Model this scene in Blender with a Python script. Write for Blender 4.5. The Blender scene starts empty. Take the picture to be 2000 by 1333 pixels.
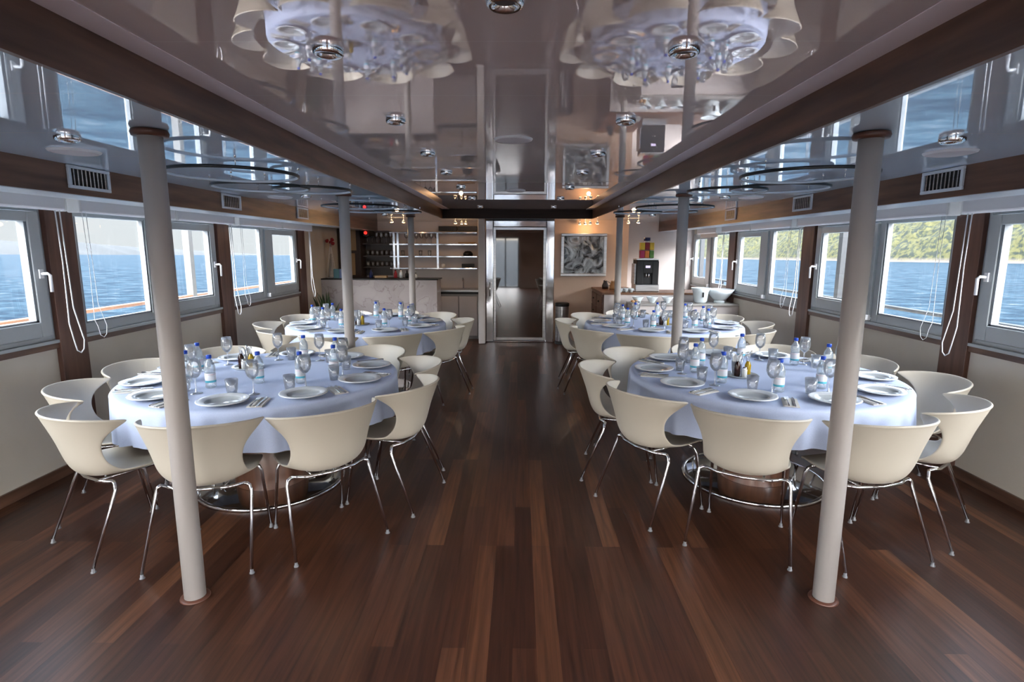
import bpy, bmesh, math, random
from mathutils import Vector, Matrix, noise
PI=math.pi; R=math.radians
scn=bpy.context.scene; COL=scn.collection
rnd=random.Random(7)
XC=-0.04

# ------------------------------------------------------------------ materials
def new_mat(name):
    m=bpy.data.materials.new(name); m.use_nodes=True
    nt=m.node_tree; b=nt.nodes['Principled BSDF']; return m,nt,b
def pmat(name,col,rough=.5,metal=0,ior=1.5,coat=0,coat_rough=.05,alpha=1,emit=None,es=0,trans=0):
    m,nt,b=new_mat(name)
    b.inputs['Base Color'].default_value=(*col,1); b.inputs['Roughness'].default_value=rough
    b.inputs['Metallic'].default_value=metal; b.inputs['IOR'].default_value=ior
    b.inputs['Coat Weight'].default_value=coat; b.inputs['Coat Roughness'].default_value=coat_rough
    b.inputs['Transmission Weight'].default_value=trans
    if emit: b.inputs['Emission Color'].default_value=(*emit,1); b.inputs['Emission Strength'].default_value=es
    return m
def noisy(name,c1,c2,scale=5,rough=.5,stretch=(1,1,1),detail=6,bump=0,metal=0,ior=1.5,coat=0,coord='Object',r0=.35,r1=.65):
    m,nt,b=new_mat(name); N=nt.nodes; L=nt.links
    tc=N.new('ShaderNodeTexCoord'); mp=N.new('ShaderNodeMapping'); mp.inputs['Scale'].default_value=stretch
    nz=N.new('ShaderNodeTexNoise'); nz.inputs['Scale'].default_value=scale; nz.inputs['Detail'].default_value=detail
    cr=N.new('ShaderNodeValToRGB'); cr.color_ramp.elements[0].position=r0; cr.color_ramp.elements[1].position=r1
    cr.color_ramp.elements[0].color=(*c1,1); cr.color_ramp.elements[1].color=(*c2,1)
    L.new(tc.outputs[coord],mp.inputs[0]); L.new(mp.outputs[0],nz.inputs['Vector']); L.new(nz.outputs['Fac'],cr.inputs[0])
    L.new(cr.outputs[0],b.inputs['Base Color']); b.inputs['Roughness'].default_value=rough
    b.inputs['Metallic'].default_value=metal; b.inputs['IOR'].default_value=ior; b.inputs['Coat Weight'].default_value=coat
    if bump:
        bp=N.new('ShaderNodeBump'); bp.inputs['Strength'].default_value=bump; bp.inputs['Distance'].default_value=.01
        L.new(nz.outputs['Fac'],bp.inputs['Height']); L.new(bp.outputs[0],b.inputs['Normal'])
    return m
def clear(name,tint=(1,1,1),gloss=.08,rough=.02,body=0,bodycol=(.9,.93,.97),edge=True):
    """see-through material: transparent + glossy by fresnel, optional milky body"""
    m=bpy.data.materials.new(name); m.use_nodes=True; nt=m.node_tree; N=nt.nodes; L=nt.links; N.clear()
    out=N.new('ShaderNodeOutputMaterial'); tr=N.new('ShaderNodeBsdfTransparent'); tr.inputs[0].default_value=(*tint,1)
    gl=N.new('ShaderNodeBsdfGlossy'); gl.inputs['Roughness'].default_value=rough
    mx=N.new('ShaderNodeMixShader')
    if edge:
        lw=N.new('ShaderNodeLayerWeight'); lw.inputs[0].default_value=.35
        mr=N.new('ShaderNodeMapRange'); mr.inputs['To Min'].default_value=gloss; mr.inputs['To Max'].default_value=.75
        L.new(lw.outputs['Fresnel'],mr.inputs[0]); L.new(mr.outputs[0],mx.inputs[0])
    else: mx.inputs[0].default_value=gloss
    base=tr.outputs[0]
    if body>0:
        df=N.new('ShaderNodeBsdfDiffuse'); df.inputs[0].default_value=(*bodycol,1)
        m2=N.new('ShaderNodeMixShader'); m2.inputs[0].default_value=body
        L.new(tr.outputs[0],m2.inputs[1]); L.new(df.outputs[0],m2.inputs[2]); base=m2.outputs[0]
    L.new(base,mx.inputs[1]); L.new(gl.outputs[0],mx.inputs[2]); L.new(mx.outputs[0],out.inputs[0])
    return m
def wood_floor():
    m,nt,b=new_mat('walnut_planks'); N=nt.nodes; L=nt.links
    tc=N.new('ShaderNodeTexCoord'); mp=N.new('ShaderNodeMapping'); mp.inputs['Rotation'].default_value=(0,0,PI/2)
    mp.inputs['Location'].default_value=(.31,.02,0)
    L.new(tc.outputs['Object'],mp.inputs[0])
    br=N.new('ShaderNodeTexBrick'); br.offset=.37; br.offset_frequency=3; br.squash=1
    br.inputs['Scale'].default_value=1; br.inputs['Brick Width'].default_value=1.25; br.inputs['Row Height'].default_value=.096
    br.inputs['Mortar Size'].default_value=.0012; br.inputs['Mortar Smooth'].default_value=.3; br.inputs['Bias'].default_value=0
    br.inputs['Color1'].default_value=(0,0,0,1); br.inputs['Color2'].default_value=(1,1,1,1); br.inputs['Mortar'].default_value=(.1,.1,.1,1)
    L.new(mp.outputs[0],br.inputs['Vector'])
    cr=N.new('ShaderNodeValToRGB'); e=cr.color_ramp.elements
    e[0].position=0; e[0].color=(.034,.0125,.0072,1); e[1].position=1; e[1].color=(.135,.056,.026,1)
    for p,c in ((.3,(.044,.0165,.0092)),(.6,(.058,.022,.012)),(.85,(.074,.029,.0155))):
        q=cr.color_ramp.elements.new(p); q.color=(*c,1)
    L.new(br.outputs['Color'],cr.inputs[0])
    mp2=N.new('ShaderNodeMapping'); mp2.inputs['Scale'].default_value=(38,1.6,1); L.new(tc.outputs['Object'],mp2.inputs[0])
    nz=N.new('ShaderNodeTexNoise'); nz.inputs['Scale'].default_value=1.3; nz.inputs['Detail'].default_value=8; nz.inputs['Distortion'].default_value=.6
    L.new(mp2.outputs[0],nz.inputs['Vector'])
    g=N.new('ShaderNodeValToRGB'); g.color_ramp.elements[0].position=.3; g.color_ramp.elements[1].position=.72
    g.color_ramp.elements[0].color=(.55,.52,.5,1); g.color_ramp.elements[1].color=(1.55,1.45,1.35,1)
    L.new(nz.outputs['Fac'],g.inputs[0])
    mx=N.new('ShaderNodeMix'); mx.data_type='RGBA'; mx.blend_type='MULTIPLY'; mx.inputs[0].default_value=1
    L.new(cr.outputs[0],mx.inputs[6]); L.new(g.outputs[0],mx.inputs[7])
    L.new(mx.outputs[2],b.inputs['Base Color'])
    b.inputs['Roughness'].default_value=.34; b.inputs['IOR'].default_value=1.45
    bp=N.new('ShaderNodeBump'); bp.inputs['Strength'].default_value=.25; bp.inputs['Distance'].default_value=.002; bp.invert=True
    L.new(br.outputs['Fac'],bp.inputs['Height']); L.new(bp.outputs[0],b.inputs['Normal'])
    return m
def wood(name,c1,c2,axis='y',rough=.35,coat=.0):
    s={'y':(14,1.2,14),'z':(14,14,1.2),'x':(1.2,14,14)}[axis]
    return noisy(name,c1,c2,scale=1.5,rough=rough,stretch=s,detail=8,coat=coat,r0=.3,r1=.75)
def gloss_panel(name,col,axis_seams,ior=2.0,rough=.03,bump=.02,metal=0):
    """glossy ceiling sheet with thin seams across the room"""
    m,nt,b=new_mat(name); N=nt.nodes; L=nt.links
    tc=N.new('ShaderNodeTexCoord'); sx=N.new('ShaderNodeSeparateXYZ'); L.new(tc.outputs['Object'],sx.inputs[0])
    md=N.new('ShaderNodeMath'); md.operation='PINGPONG'; md.inputs[1].default_value=axis_seams/2
    L.new(sx.outputs['Y'],md.inputs[0])
    lt=N.new('ShaderNodeMath'); lt.operation='LESS_THAN'; lt.inputs[1].default_value=.0018; L.new(md.outputs[0],lt.inputs[0])
    mx=N.new('ShaderNodeMix'); mx.data_type='RGBA'; mx.inputs[6].default_value=(*col,1); mx.inputs[7].default_value=(min(.95,col[0]*1.4),min(.95,col[1]*1.4),min(.95,col[2]*1.4),1)
    L.new(lt.outputs[0],mx.inputs[0]); L.new(mx.outputs[2],b.inputs['Base Color'])
    b.inputs['Roughness'].default_value=rough; b.inputs['IOR'].default_value=ior; b.inputs['Metallic'].default_value=metal
    if not bump: return m
    nz=N.new('ShaderNodeTexNoise'); nz.inputs['Scale'].default_value=1.7; nz.inputs['Detail'].default_value=1
    mp=N.new('ShaderNodeMapping'); L.new(tc.outputs['Object'],mp.inputs[0]); L.new(mp.outputs[0],nz.inputs['Vector'])
    bp=N.new('ShaderNodeBump'); bp.inputs['Strength'].default_value=bump; bp.inputs['Distance'].default_value=.05
    L.new(nz.outputs['Fac'],bp.inputs['Height']); L.new(bp.outputs[0],b.inputs['Normal'])
    return m

M={}
M['floor']=wood_floor()
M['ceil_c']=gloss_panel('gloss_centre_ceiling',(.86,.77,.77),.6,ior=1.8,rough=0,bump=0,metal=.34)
M['ceil_s']=gloss_panel('gloss_side_ceiling',(.70,.85,1.0),.6,ior=1.8,rough=.02,bump=0,metal=.16)  # blue of reflected sky and sea is mixed into the base colour
M['strip']=pmat('lilac_border',(.80,.73,.78),.5)
M['walnut']=wood('walnut_fascia',(.068,.034,.023),(.19,.098,.062),'y',.33)
M['walnutz']=wood('walnut_upright',(.075,.032,.022),(.17,.078,.052),'z',.4)
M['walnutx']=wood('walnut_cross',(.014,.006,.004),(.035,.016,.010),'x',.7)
M['wall']=noisy('cream_wall_panel',(.62,.57,.49),(.67,.62,.54),scale=2,rough=.45)
M['peach']=noisy('peach_wall',(.60,.45,.35),(.66,.50,.39),scale=2,rough=.55)
M['greywall']=noisy('pale_grey_wall',(.64,.58,.56),(.70,.64,.62),scale=2,rough=.5)
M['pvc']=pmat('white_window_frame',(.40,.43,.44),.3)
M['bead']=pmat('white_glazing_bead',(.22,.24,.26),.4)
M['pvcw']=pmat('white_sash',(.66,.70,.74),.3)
M['gasket']=pmat('dark_gasket',(.05,.05,.055),.5)
M['plastic']=pmat('white_plastic',(.74,.74,.76),.35)
M['column']=pmat('putty_column_paint',(.50,.46,.43),.38)
M['collar']=pmat('brown_ring',(.10,.035,.02),.4)
M['chrome']=pmat('chrome',(.78,.78,.80),.08,1)
M['steel']=noisy('brushed_steel',(.42,.42,.43),(.6,.6,.6),scale=4,rough=.28,stretch=(1,1,30),metal=1)
M['mirror']=pmat('polished_disc',(.62,.62,.62),.06,1)
M['shell']=pmat('cream_seat_shell',(.60,.54,.44),.42)
M['cloth']=noisy('white_tablecloth',(.56,.64,.85),(.61,.69,.90),scale=260,rough=.85,detail=2)
M['pedestal']=wood('walnut_pedestal',(.06,.025,.015),(.17,.075,.042),'z',.3)
M['tabletop']=pmat('table_board',(.35,.25,.18),.5)
M['china']=pmat('glazed_plate',(.46,.49,.50),.10,coat=.6)
M['silverrim']=pmat('silver_rim',(.84,.87,.89),.18,.3)
M['napkin']=pmat('folded_napkin',(.72,.70,.66),.8)
M['cutlery']=pmat('cutlery_steel',(.55,.55,.56),.15,1)
M['glass']=clear('drinking_glass',(.985,.99,.995),.06,body=.10,bodycol=(.95,.97,1))
M['pane']=clear('window_glass',(.97,.985,.98),.03,.0,edge=False)
M['bottle']=clear('water_bottle_plastic',(.90,.95,.98),.08,.05,body=.26,bodycol=(.86,.94,1.0))
M['cap']=pmat('blue_cap',(.008,.065,.50),.35)
M['oil']=pmat('olive_oil',(.42,.27,.01),.12)
M['vinegar']=pmat('dark_vinegar',(.03,.008,.005),.12)
M['salt']=pmat('white_salt',(.85,.85,.83),.5)
M['black']=pmat('black_plastic',(.006,.0065,.008),.5)
M['ring']=pmat('dark_ring_metal',(.012,.016,.02),.35)
M['diff']=pmat('ring_diffuser',(.62,.68,.74),.4)
M['lampdark']=pmat('downlight_inside',(.10,.10,.11),.4)
M['warm']=pmat('warm_bulb',(1,.7,.4),.4,emit=(1,.55,.22),es=9)
M['disc']=pmat('white_speaker_cover',(.62,.58,.60),.6)
M['teak']=wood('teak_rail',(.14,.06,.028),(.22,.10,.048),'y',.45)
M['railgrey']=pmat('painted_rail',(.012,.014,.017),.5)
M['deck']=pmat('outer_deck',(.74,.76,.80),.7)  # made pale to bounce daylight up onto the side ceilings
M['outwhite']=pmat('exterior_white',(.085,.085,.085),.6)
M['white']=pmat('white_paint',(.75,.75,.74),.5)
M['glassdoor']=pmat('dark_glass_door',(.030,.014,.008),.03,ior=2.0)
M['leaf']=noisy('snake_plant_leaf',(.01,.025,.008),(.05,.09,.03),scale=9,rough=.4)
M['foot']=pmat('grey_foot_glide',(.24,.24,.25),.3,.3)
M['red']=pmat('red_petal',(.30,.01,.02),.5)
M['redlight']=pmat('red_lamp',(.6,.02,.02),.3,emit=(1,.03,.02),es=1.2)
M['teal']=pmat('teal_book',(.10,.25,.28),.5)
M['blue']=pmat('blue_book',(.12,.18,.36),.5)
M['brown']=pmat('dark_brown',(.035,.018,.012),.35)
M['tan']=pmat('tan_box',(.36,.24,.12),.6)
M['orange']=pmat('orange_bag',(.75,.22,.02),.4)
M['yellow']=pmat('yellow_bag',(.75,.50,.03),.4)
M['green']=pmat('green_bag',(.10,.28,.04),.4)
M['magenta']=pmat('magenta_bag',(.45,.01,.10),.4)
M['navy']=pmat('navy_lid',(.01,.02,.10),.4)
M['bread']=pmat('bread_crust',(.55,.30,.13),.8)
M['bowl']=pmat('white_bowl',(.72,.80,.84),.2)
M['greytop']=pmat('grey_worktop',(.35,.33,.31),.3)
def marble():
    m,nt,b=new_mat('grey_marble'); N=nt.nodes; L=nt.links
    tc=N.new('ShaderNodeTexCoord'); nz=N.new('ShaderNodeTexNoise'); nz.inputs['Scale'].default_value=2.2; nz.inputs['Detail'].default_value=8; nz.inputs['Distortion'].default_value=1.6
    L.new(tc.outputs['Object'],nz.inputs['Vector'])
    cr=N.new('ShaderNodeValToRGB'); e=cr.color_ramp.elements; e[0].position=.40; e[0].color=(.40,.35,.34,1); e[1].position=.60; e[1].color=(.46,.41,.40,1)
    q=e.new(.494); q.color=(.43,.38,.37,1); q=e.new(.507); q.color=(.29,.24,.23,1); q=e.new(.52); q.color=(.43,.38,.37,1)
    L.new(nz.outputs['Fac'],cr.inputs[0]); L.new(cr.outputs[0],b.inputs['Base Color']); b.inputs['Roughness'].default_value=.25
    return m
M['marble']=marble()
def bottle_label():
    m,nt,b=new_mat('bottle_label'); N=nt.nodes; L=nt.links
    tc=N.new('ShaderNodeTexCoord'); sx=N.new('ShaderNodeSeparateXYZ'); L.new(tc.outputs['Object'],sx.inputs[0])
    mr=N.new('ShaderNodeMapRange'); mr.inputs['From Min'].default_value=.035; mr.inputs['From Max'].default_value=.095
    L.new(sx.outputs['Z'],mr.inputs[0])
    cr=N.new('ShaderNodeValToRGB'); cr.color_ramp.interpolation='CONSTANT'; e=cr.color_ramp.elements
    e[0].position=0; e[0].color=(.10,.50,.62,1); e[1].position=.22; e[1].color=(.80,.82,.85,1)
    q=e.new(.80); q.color=(.80,.62,.68,1); q=e.new(.86); q.color=(.80,.82,.85,1)
    L.new(mr.outputs[0],cr.inputs[0]); L.new(cr.outputs[0],b.inputs['Base Color']); b.inputs['Roughness'].default_value=.5
    return m
M['label']=bottle_label()

# ------------------------------------------------------------------ mesh helpers
def BM(): return bmesh.new()
def box(bm,x0,x1,y0,y1,z0,z1,mi=0):
    vs=[bm.verts.new((x,y,z)) for z in (z0,z1) for y in (y0,y1) for x in (x0,x1)]
    for f in ((0,2,3,1),(4,5,7,6),(0,1,5,4),(2,6,7,3),(0,4,6,2),(1,3,7,5)):
        q=bm.faces.new([vs[i] for i in f]); q.material_index=mi
def lathe(bm,prof,cx=0,cy=0,n=20,mi=0,cap0=False,cap1=False,z0=0):
    rows=[]
    for r,z in prof:
        if r<1e-6: rows.append([bm.verts.new((cx,cy,z+z0))])
        else: rows.append([bm.verts.new((cx+r*math.cos(2*PI*i/n),cy+r*math.sin(2*PI*i/n),z+z0)) for i in range(n)])
    for a,b in zip(rows,rows[1:]):
        for i in range(n):
            j=(i+1)%n
            va=[a[0]] if len(a)==1 else [a[i],a[j]]; vb=[b[0]] if len(b)==1 else [b[j],b[i]]
            if len(va)+len(vb)>2:
                f=bm.faces.new(va+vb); f.smooth=True; f.material_index=mi
    if cap0 and len(rows[0])>1: bm.faces.new(list(reversed(rows[0]))).material_index=mi
    if cap1 and len(rows[-1])>1: bm.faces.new(rows[-1]).material_index=mi
def tube(bm,pts,r,n=8,mi=0,closed=False,rs=None):
    pts=[Vector(p) for p in pts]; rings=[]; m=len(pts); prev=None
    for i,p in enumerate(pts):
        if closed: t=(pts[(i+1)%m]-pts[i-1])
        elif i==0: t=pts[1]-pts[0]
        elif i==m-1: t=pts[-1]-pts[-2]
        else: t=pts[i+1]-pts[i-1]
        t.normalize()
        if prev is None:
            u=t.orthogonal().normalized()
        else:
            u=(prev-t*prev.dot(t)).normalized()
        prev=u; v=t.cross(u); rr=rs[i] if rs else r
        rings.append([bm.verts.new(p+(u*math.cos(2*PI*k/n)+v*math.sin(2*PI*k/n))*rr) for k in range(n)])
    pr=list(zip(rings,rings[1:]))
    if closed: pr.append((rings[-1],rings[0]))
    for a,b in pr:
        for k in range(n):
            f=bm.faces.new([a[k],a[(k+1)%n],b[(k+1)%n],b[k]]); f.smooth=True; f.material_index=mi
    if not closed:
        bm.faces.new(list(reversed(rings[0]))).material_index=mi; bm.faces.new(rings[-1]).material_index=mi
def cyl(bm,x,y,z0,z1,r,n=20,mi=0): lathe(bm,[(r,z0),(r,z1)],x,y,n,mi,True,True)
def obj(name,bm,mats,parent=None,loc=None,bevel=0,fixn=True):
    if fixn: bmesh.ops.recalc_face_normals(bm,faces=bm.faces)
    me=bpy.data.meshes.new(name); bm.to_mesh(me); bm.free()
    if not isinstance(mats,(list,tuple)): mats=[mats]
    for m in mats: me.materials.append(M[m] if isinstance(m,str) else m)
    o=bpy.data.objects.new(name,me); COL.objects.link(o)
    if parent: o.parent=parent
    if loc is not None: o.location=loc
    if bevel:
        b=o.modifiers.new('bevel','BEVEL'); b.width=bevel; b.segments=2; b.limit_method='ANGLE'
    return o
def tag(o,label=None,cat=None,group=None,kind=None):
    if label: o['label']=label
    if cat: o['category']=cat
    if group: o['group']=group
    if kind: o['kind']=kind
    return o
def empty(name,loc=(0,0,0),rz=0):
    o=bpy.data.objects.new(name,None); COL.objects.link(o); o.location=loc; o.rotation_euler=(0,0,rz); o.empty_display_size=.05
    return o
def struct(name,bm,mats,label=None,bevel=0):
    o=obj(name,bm,mats,bevel=bevel); tag(o,label,None,None,'structure'); return o
def copy_tree(o,parent=None):
    c=o.copy(); COL.objects.link(c)
    if parent: c.parent=parent
    for ch in list(o.children): copy_tree(ch,c)
    return c
used=set()
def place(proto,loc,rz,label,cat,group=None):
    """first call uses the prototype itself, later calls copy it with all its parts"""
    o=proto if proto.name not in used else copy_tree(proto)
    used.add(proto.name)
    o.location=loc; o.rotation_euler=(0,0,rz); tag(o,label,cat,group); return o

# ------------------------------------------------------------------ room shell
XL=-3.205; XR=3.125; FXL=-2.585; FXR=2.485; BXL=-1.235; BXR=1.155
ZS=2.066; ZC=2.213; ZF=1.9; YB=-3.6; YE=10.3; YX=9.1; YD=9.6
bm=BM(); box(bm,XL-.08,XR+.08,YB-.1,YE+.1,-.1,0); struct('floor',bm,'floor','dark walnut plank floor running the length of the saloon')
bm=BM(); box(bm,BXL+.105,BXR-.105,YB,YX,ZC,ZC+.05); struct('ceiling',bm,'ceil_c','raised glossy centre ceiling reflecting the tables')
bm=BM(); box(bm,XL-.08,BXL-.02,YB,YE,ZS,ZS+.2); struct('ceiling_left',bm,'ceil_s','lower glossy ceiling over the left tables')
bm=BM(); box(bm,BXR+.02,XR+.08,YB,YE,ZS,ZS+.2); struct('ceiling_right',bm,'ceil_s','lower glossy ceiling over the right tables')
bm=BM(); box(bm,BXL-.02,BXR+.02,YX+.02,YE,ZS,ZS+.2); struct('ceiling_bar',bm,'ceil_s','low ceiling before the dark glass door')
bm=BM(); box(bm,BXL-.02,BXR+.02,YB,YE,ZC+.05,ZC+.1); struct('ceiling_top',bm,'white')
tn=[0]
def trim(bm,mat,label=None,bevel=0):
    tn[0]+=1; return struct('trim_%d'%tn[0],bm,mat,label,bevel)
for s,bx in ((-1,BXL),(1,BXR)):
    bm=BM(); a,b=(bx-.02,bx) if s<0 else (bx,bx+.02)
    box(bm,a,b,YB,YX+.02,ZS-.001,ZC+.02); trim(bm,'walnut','walnut fascia step beside the raised centre ceiling, %s side'%('left' if s<0 else 'right'))
    bm=BM(); a,b=(bx,bx+.105) if s<0 else (bx-.105,bx)
    box(bm,a,b,YB,YX,ZC-.002,ZC+.03); trim(bm,'strip','plain lilac border strip of the centre ceiling, %s side'%('left' if s<0 else 'right'))
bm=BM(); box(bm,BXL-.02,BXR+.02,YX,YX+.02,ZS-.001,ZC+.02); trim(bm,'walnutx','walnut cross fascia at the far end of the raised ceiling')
# window side fascias, soffits
for s in (-1,1):
    fx=FXL if s<0 else FXR; wx=XL if s<0 else XR; ye=YE if s<0 else 8.95
    nm='left' if s<0 else 'right'
    bm=BM(); a,b=sorted((fx,fx+s*.02)); box(bm,a,b,YB,YE if s<0 else YE,ZF,ZS)
    trim(bm,'walnut','walnut fascia above the %s windows'%nm)
    bm=BM(); a,b=sorted((fx+s*.003,fx+s*.25)); box(bm,a,b,YB,YE,ZF-.004,ZF+.014); a,b=sorted((fx+s*.25,wx)); box(bm,a,b,YB,YE,ZF+.06,ZF+.08); a,b=sorted((fx+s*.238,fx+s*.25)); box(bm,a,b,YB,YE,ZF+.014,ZF+.08); trim(bm,'pvcw','white soffit above the %s blinds'%nm)
# side walls with window bays
PL=[3.88+2.15*k for k in (-3,-2,-1,0,1)]+[8.19]; PR=[3.955+2.165*k for k in (-3,-2,-1,0,1,2)]
PL=sorted(PL); ZW0=.97; ZW1=1.86
wn=[0]
def baseboard(s,wx,y1):
    bm=BM(); a,b=sorted((wx,wx-s*.015)); box(bm,a,b,YB,y1,0,.075); o=struct('baseboard_left' if s<0 else 'baseboard_right',bm,'walnut')
for s in (-1,1):
    wx=XL if s<0 else XR; nm='left' if s<0 else 'right'
    bm=BM(); a,b=sorted((wx,wx+s*.08))
    box(bm,a,b,YB-.1,YE+.1,-.1,ZW0-.03)                         # lower wall
    box(bm,a,b,YB-.1,YE+.1,ZW1,ZS+.2)                           # header
    if s<0: box(bm,a,b,8.31,YE+.1,ZW0-.03,ZW1)
    else: box(bm,a,b,10.2,YE+.1,ZW0-.03,ZW1)
    box(bm,a,b,YB-.1,YB+.05,ZW0-.03,ZW1)
    # solid parts behind the pillars
    P=PL if s<0 else PR
    for p in P: box(bm,a,b,p-.115,p+.115,ZW0-.03,ZW1)
    struct('wall_'+nm,bm,'wall','cream panelled wall below the %s windows'%nm)
    baseboard(s,wx,YE)
    bm=BM(); a,b=sorted((wx-s*.022,wx+s*.01)); box(bm,a,b,YB,8.1 if s<0 else 10.2,.905,.945); trim(bm,'walnut','walnut sill rail under the %s windows'%nm)
    bm=BM(); a,b=sorted((wx-s*.03,wx+s*.06)); box(bm,a,b,YB,8.1 if s<0 else 10.2,.945,.965); trim(bm,'pvc','pale sill ledge of the %s windows'%nm)
    for p in P:
        bm=BM(); a,b=sorted((wx-s*.035,wx)); box(bm,a,b,p-.12,p+.12,0.0,ZW1+.03); trim(bm,'walnutz','walnut upright between the %s windows'%nm,.003)
def window(s,y0,y1,brown=False):
    """one bay: fixed light near the start, tilting sash with handle after it"""
    wx=XL if s<0 else XR; wn[0]+=1
    root=empty('window_%d'%wn[0],(wx,y0,0)); tag(root,None,None,None,'structure')
    W=y1-y0; a0,a1=.05,W*.42; b0,b1=W*.575,W*.935; z0,z1=ZW0-.005,ZW1
    def bx(bm,d0,d1,y,yy,z,zz,mi=0):   # d = depth outward
        p,q=sorted((s*d0,s*d1)); box(bm,p,q,y,yy,z,zz,mi)
    bm=BM(); d0,d1=.0,.055
    bx(bm,d0,d1,0,a0,z0,z1); bx(bm,d0,d1,a1,a1+.085,z0,z1); bx(bm,d0,d1,W-.03,W,z0,z1)
    bx(bm,d0,d1,a0,a1,z0,z0+.075); bx(bm,d0,d1,a0,a1,z1-.045,z1)
    bx(bm,d0,d1,a1+.085,W-.03,z0,z0+.03); bx(bm,d0,d1,a1+.085,W-.03,z1-.03,z1)
    # thin raised bead round the fixed light
    bx(bm,-.008,d0,a0-.012,a0,z0+.063,z1-.033,0); bx(bm,-.008,d0,a1,a1+.012,z0+.063,z1-.033,0)
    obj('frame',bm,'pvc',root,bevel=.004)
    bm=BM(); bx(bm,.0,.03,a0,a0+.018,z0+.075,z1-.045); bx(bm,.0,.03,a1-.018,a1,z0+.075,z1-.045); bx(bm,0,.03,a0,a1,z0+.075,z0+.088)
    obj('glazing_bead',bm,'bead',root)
    bm=BM(); g0,g1=a1+.092,W-.035; e0,e1=-.02,.04
    bx(bm,e0,e1,g0,b0,z0+.035,z1-.035); bx(bm,e0,e1,b1,g1,z0+.035,z1-.035)
    bx(bm,e0,e1,b0,b1,z0+.035,z0+.135); bx(bm,e0,e1,b0,b1,z1-.10,z1-.035)
    sash=obj('sash',bm,'pvc',root,bevel=.005)
    bm=BM(); bx(bm,e0+.01,e1,b0,b0+.02,z0+.135,z1-.1); bx(bm,e0+.01,e1,b1-.02,b1,z0+.135,z1-.1); bx(bm,e0+.01,e1,b0,b1,z0+.135,z0+.148)
    obj('sash_bead',bm,'bead',root)
    bm=BM(); yh=(b1+g1)/2; zh=1.42
    bx(bm,e0-.012,e0,yh-.016,yh+.016,zh-.03,zh+.03)
    tube(bm,[(s*(e0-.01),yh,zh),(s*(e0-.05),yh,zh+.003),(s*(e0-.058),yh+.01,zh-.01),(s*(e0-.055),yh+.012,zh-.12)],.010,8)
    obj('handle',bm,'plastic',sash)
    bm=BM(); bx(bm,.030,.036,a0,a1,z0+.075,z1-.045); obj('pane',bm,'pane',root)
    bm=BM(); bx(bm,.020,.026,b0,b1,z0+.135,z1-.10); obj('pane',bm,'pane',root)
    # hinge cover
    bm=BM(); bx(bm,-.045,0,a1+.09,a1+.125,z0+.01,z0+.06); obj('hinge_cover',bm,'plastic',root,bevel=.006)
    return root
for s,P in ((-1,PL),(1,PR)):
    for p,q in zip(P,P[1:]): window(s,p+.115,q-.115)
window(1,PR[-1]+.115,10.2)
window(-1,YB+.05,PL[0]-.115); window(1,YB+.05,PR[0]-.115)
# far walls
bm=BM(); box(bm,XL,BXL+.0,YE,YE+.1,0,ZS); box(bm,BXL,-.68,YE,YE+.1,0,ZS); struct('wall_far_left',bm,'greywall','grey wall behind the bar shelves')
bm=BM(); box(bm,-.70,-.57,YD,YE+.1,0,ZS); box(bm,-.57,.585,YD+.06,YD+.1,0,ZS); struct('wall_far',bm,'brown')
bm=BM(); box(bm,.585,1.84,YD,YE+.1,0,ZS); struct('wall_far_centre',bm,'peach','peach wall with the picture right of the glass door')
bm=BM(); box(bm,1.84,XR,10.2,YE+.1,0,ZS); struct('wall_far_right',bm,'greywall','pale wall behind the coffee machine')
# aft wall, unseen behind the camera: glazing enlarged to let in more light
bm=BM(); ya,yb=YB-.08,YB
for x0,x1 in ((XL,-3.0),(-1.25,-1.12),(-.02,1.15),(3.0,XR)): box(bm,x0,x1,ya,yb,0,ZS)
box(bm,XL,XR,ya,yb,2.03,ZC+.1)
struct('wall_aft',bm,'peach')
for x0,x1,z0 in ((-3.0,-1.25,.02),(-1.12,-.02,.02),(1.15,3.0,.02)):
    wn[0]+=1; root=empty('window_%d'%wn[0],(x0,YB-.05,z0)); tag(root,None,None,None,'structure')
    w=x1-x0; h=2.03-z0; bm=BM()
    for a,b,c,d in ((0,w,0,.05),(0,w,h-.05,h),(0,.05,0,h),(w-.05,w,0,h),(w/2-.025,w/2+.025,0,h)): box(bm,a,b,-.03,.03,c,d)
    obj('frame',bm,'pvc',root); bm=BM(); box(bm,.05,w-.05,-.003,.003,.05,h-.05); obj('pane',bm,'pane',root)

# ------------------------------------------------------------------ far door
door=empty('door_1',(0,YD-.12,0)); tag(door,'chrome framed sliding door with dark brown glass','door',None,'structure')
bm=BM(); box(bm,-.57,-.44,-.02,.12,0,2.055); box(bm,.445,.585,-.02,.12,0,2.055); box(bm,-.44,.445,-.02,.12,1.945,2.055)
box(bm,-.44,.445,-.02,.12,0,.03); obj('door_frame',bm,'chrome',door,bevel=.012)
bm=BM(); box(bm,-.44,-.40,.015,.06,.03,1.945); box(bm,.40,.445,.015,.06,.03,1.945); box(bm,-.40,.40,.015,.06,1.90,1.945); box(bm,-.40,.40,.015,.06,.03,.08)
obj('leaf_frame',bm,'steel',door,bevel=.004)
bm=BM(); box(bm,-.40,.40,.03,.04,.08,1.90); obj('glass_leaf',bm,'glassdoor',door)
bm=BM(); tube(bm,[(-.50,-.02,1.02),(-.50,-.06,1.02),(-.50,-.06,.80),(-.50,-.02,.80)],.012,8); obj('handle',bm,'chrome',door)
bm=BM(); box(bm,-.685,-.575,9.27,9.42,0,ZS); o=obj('door_post',bm,'column',bevel=.01); tag(o,'square putty grey post left of the glass door','post')

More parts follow.
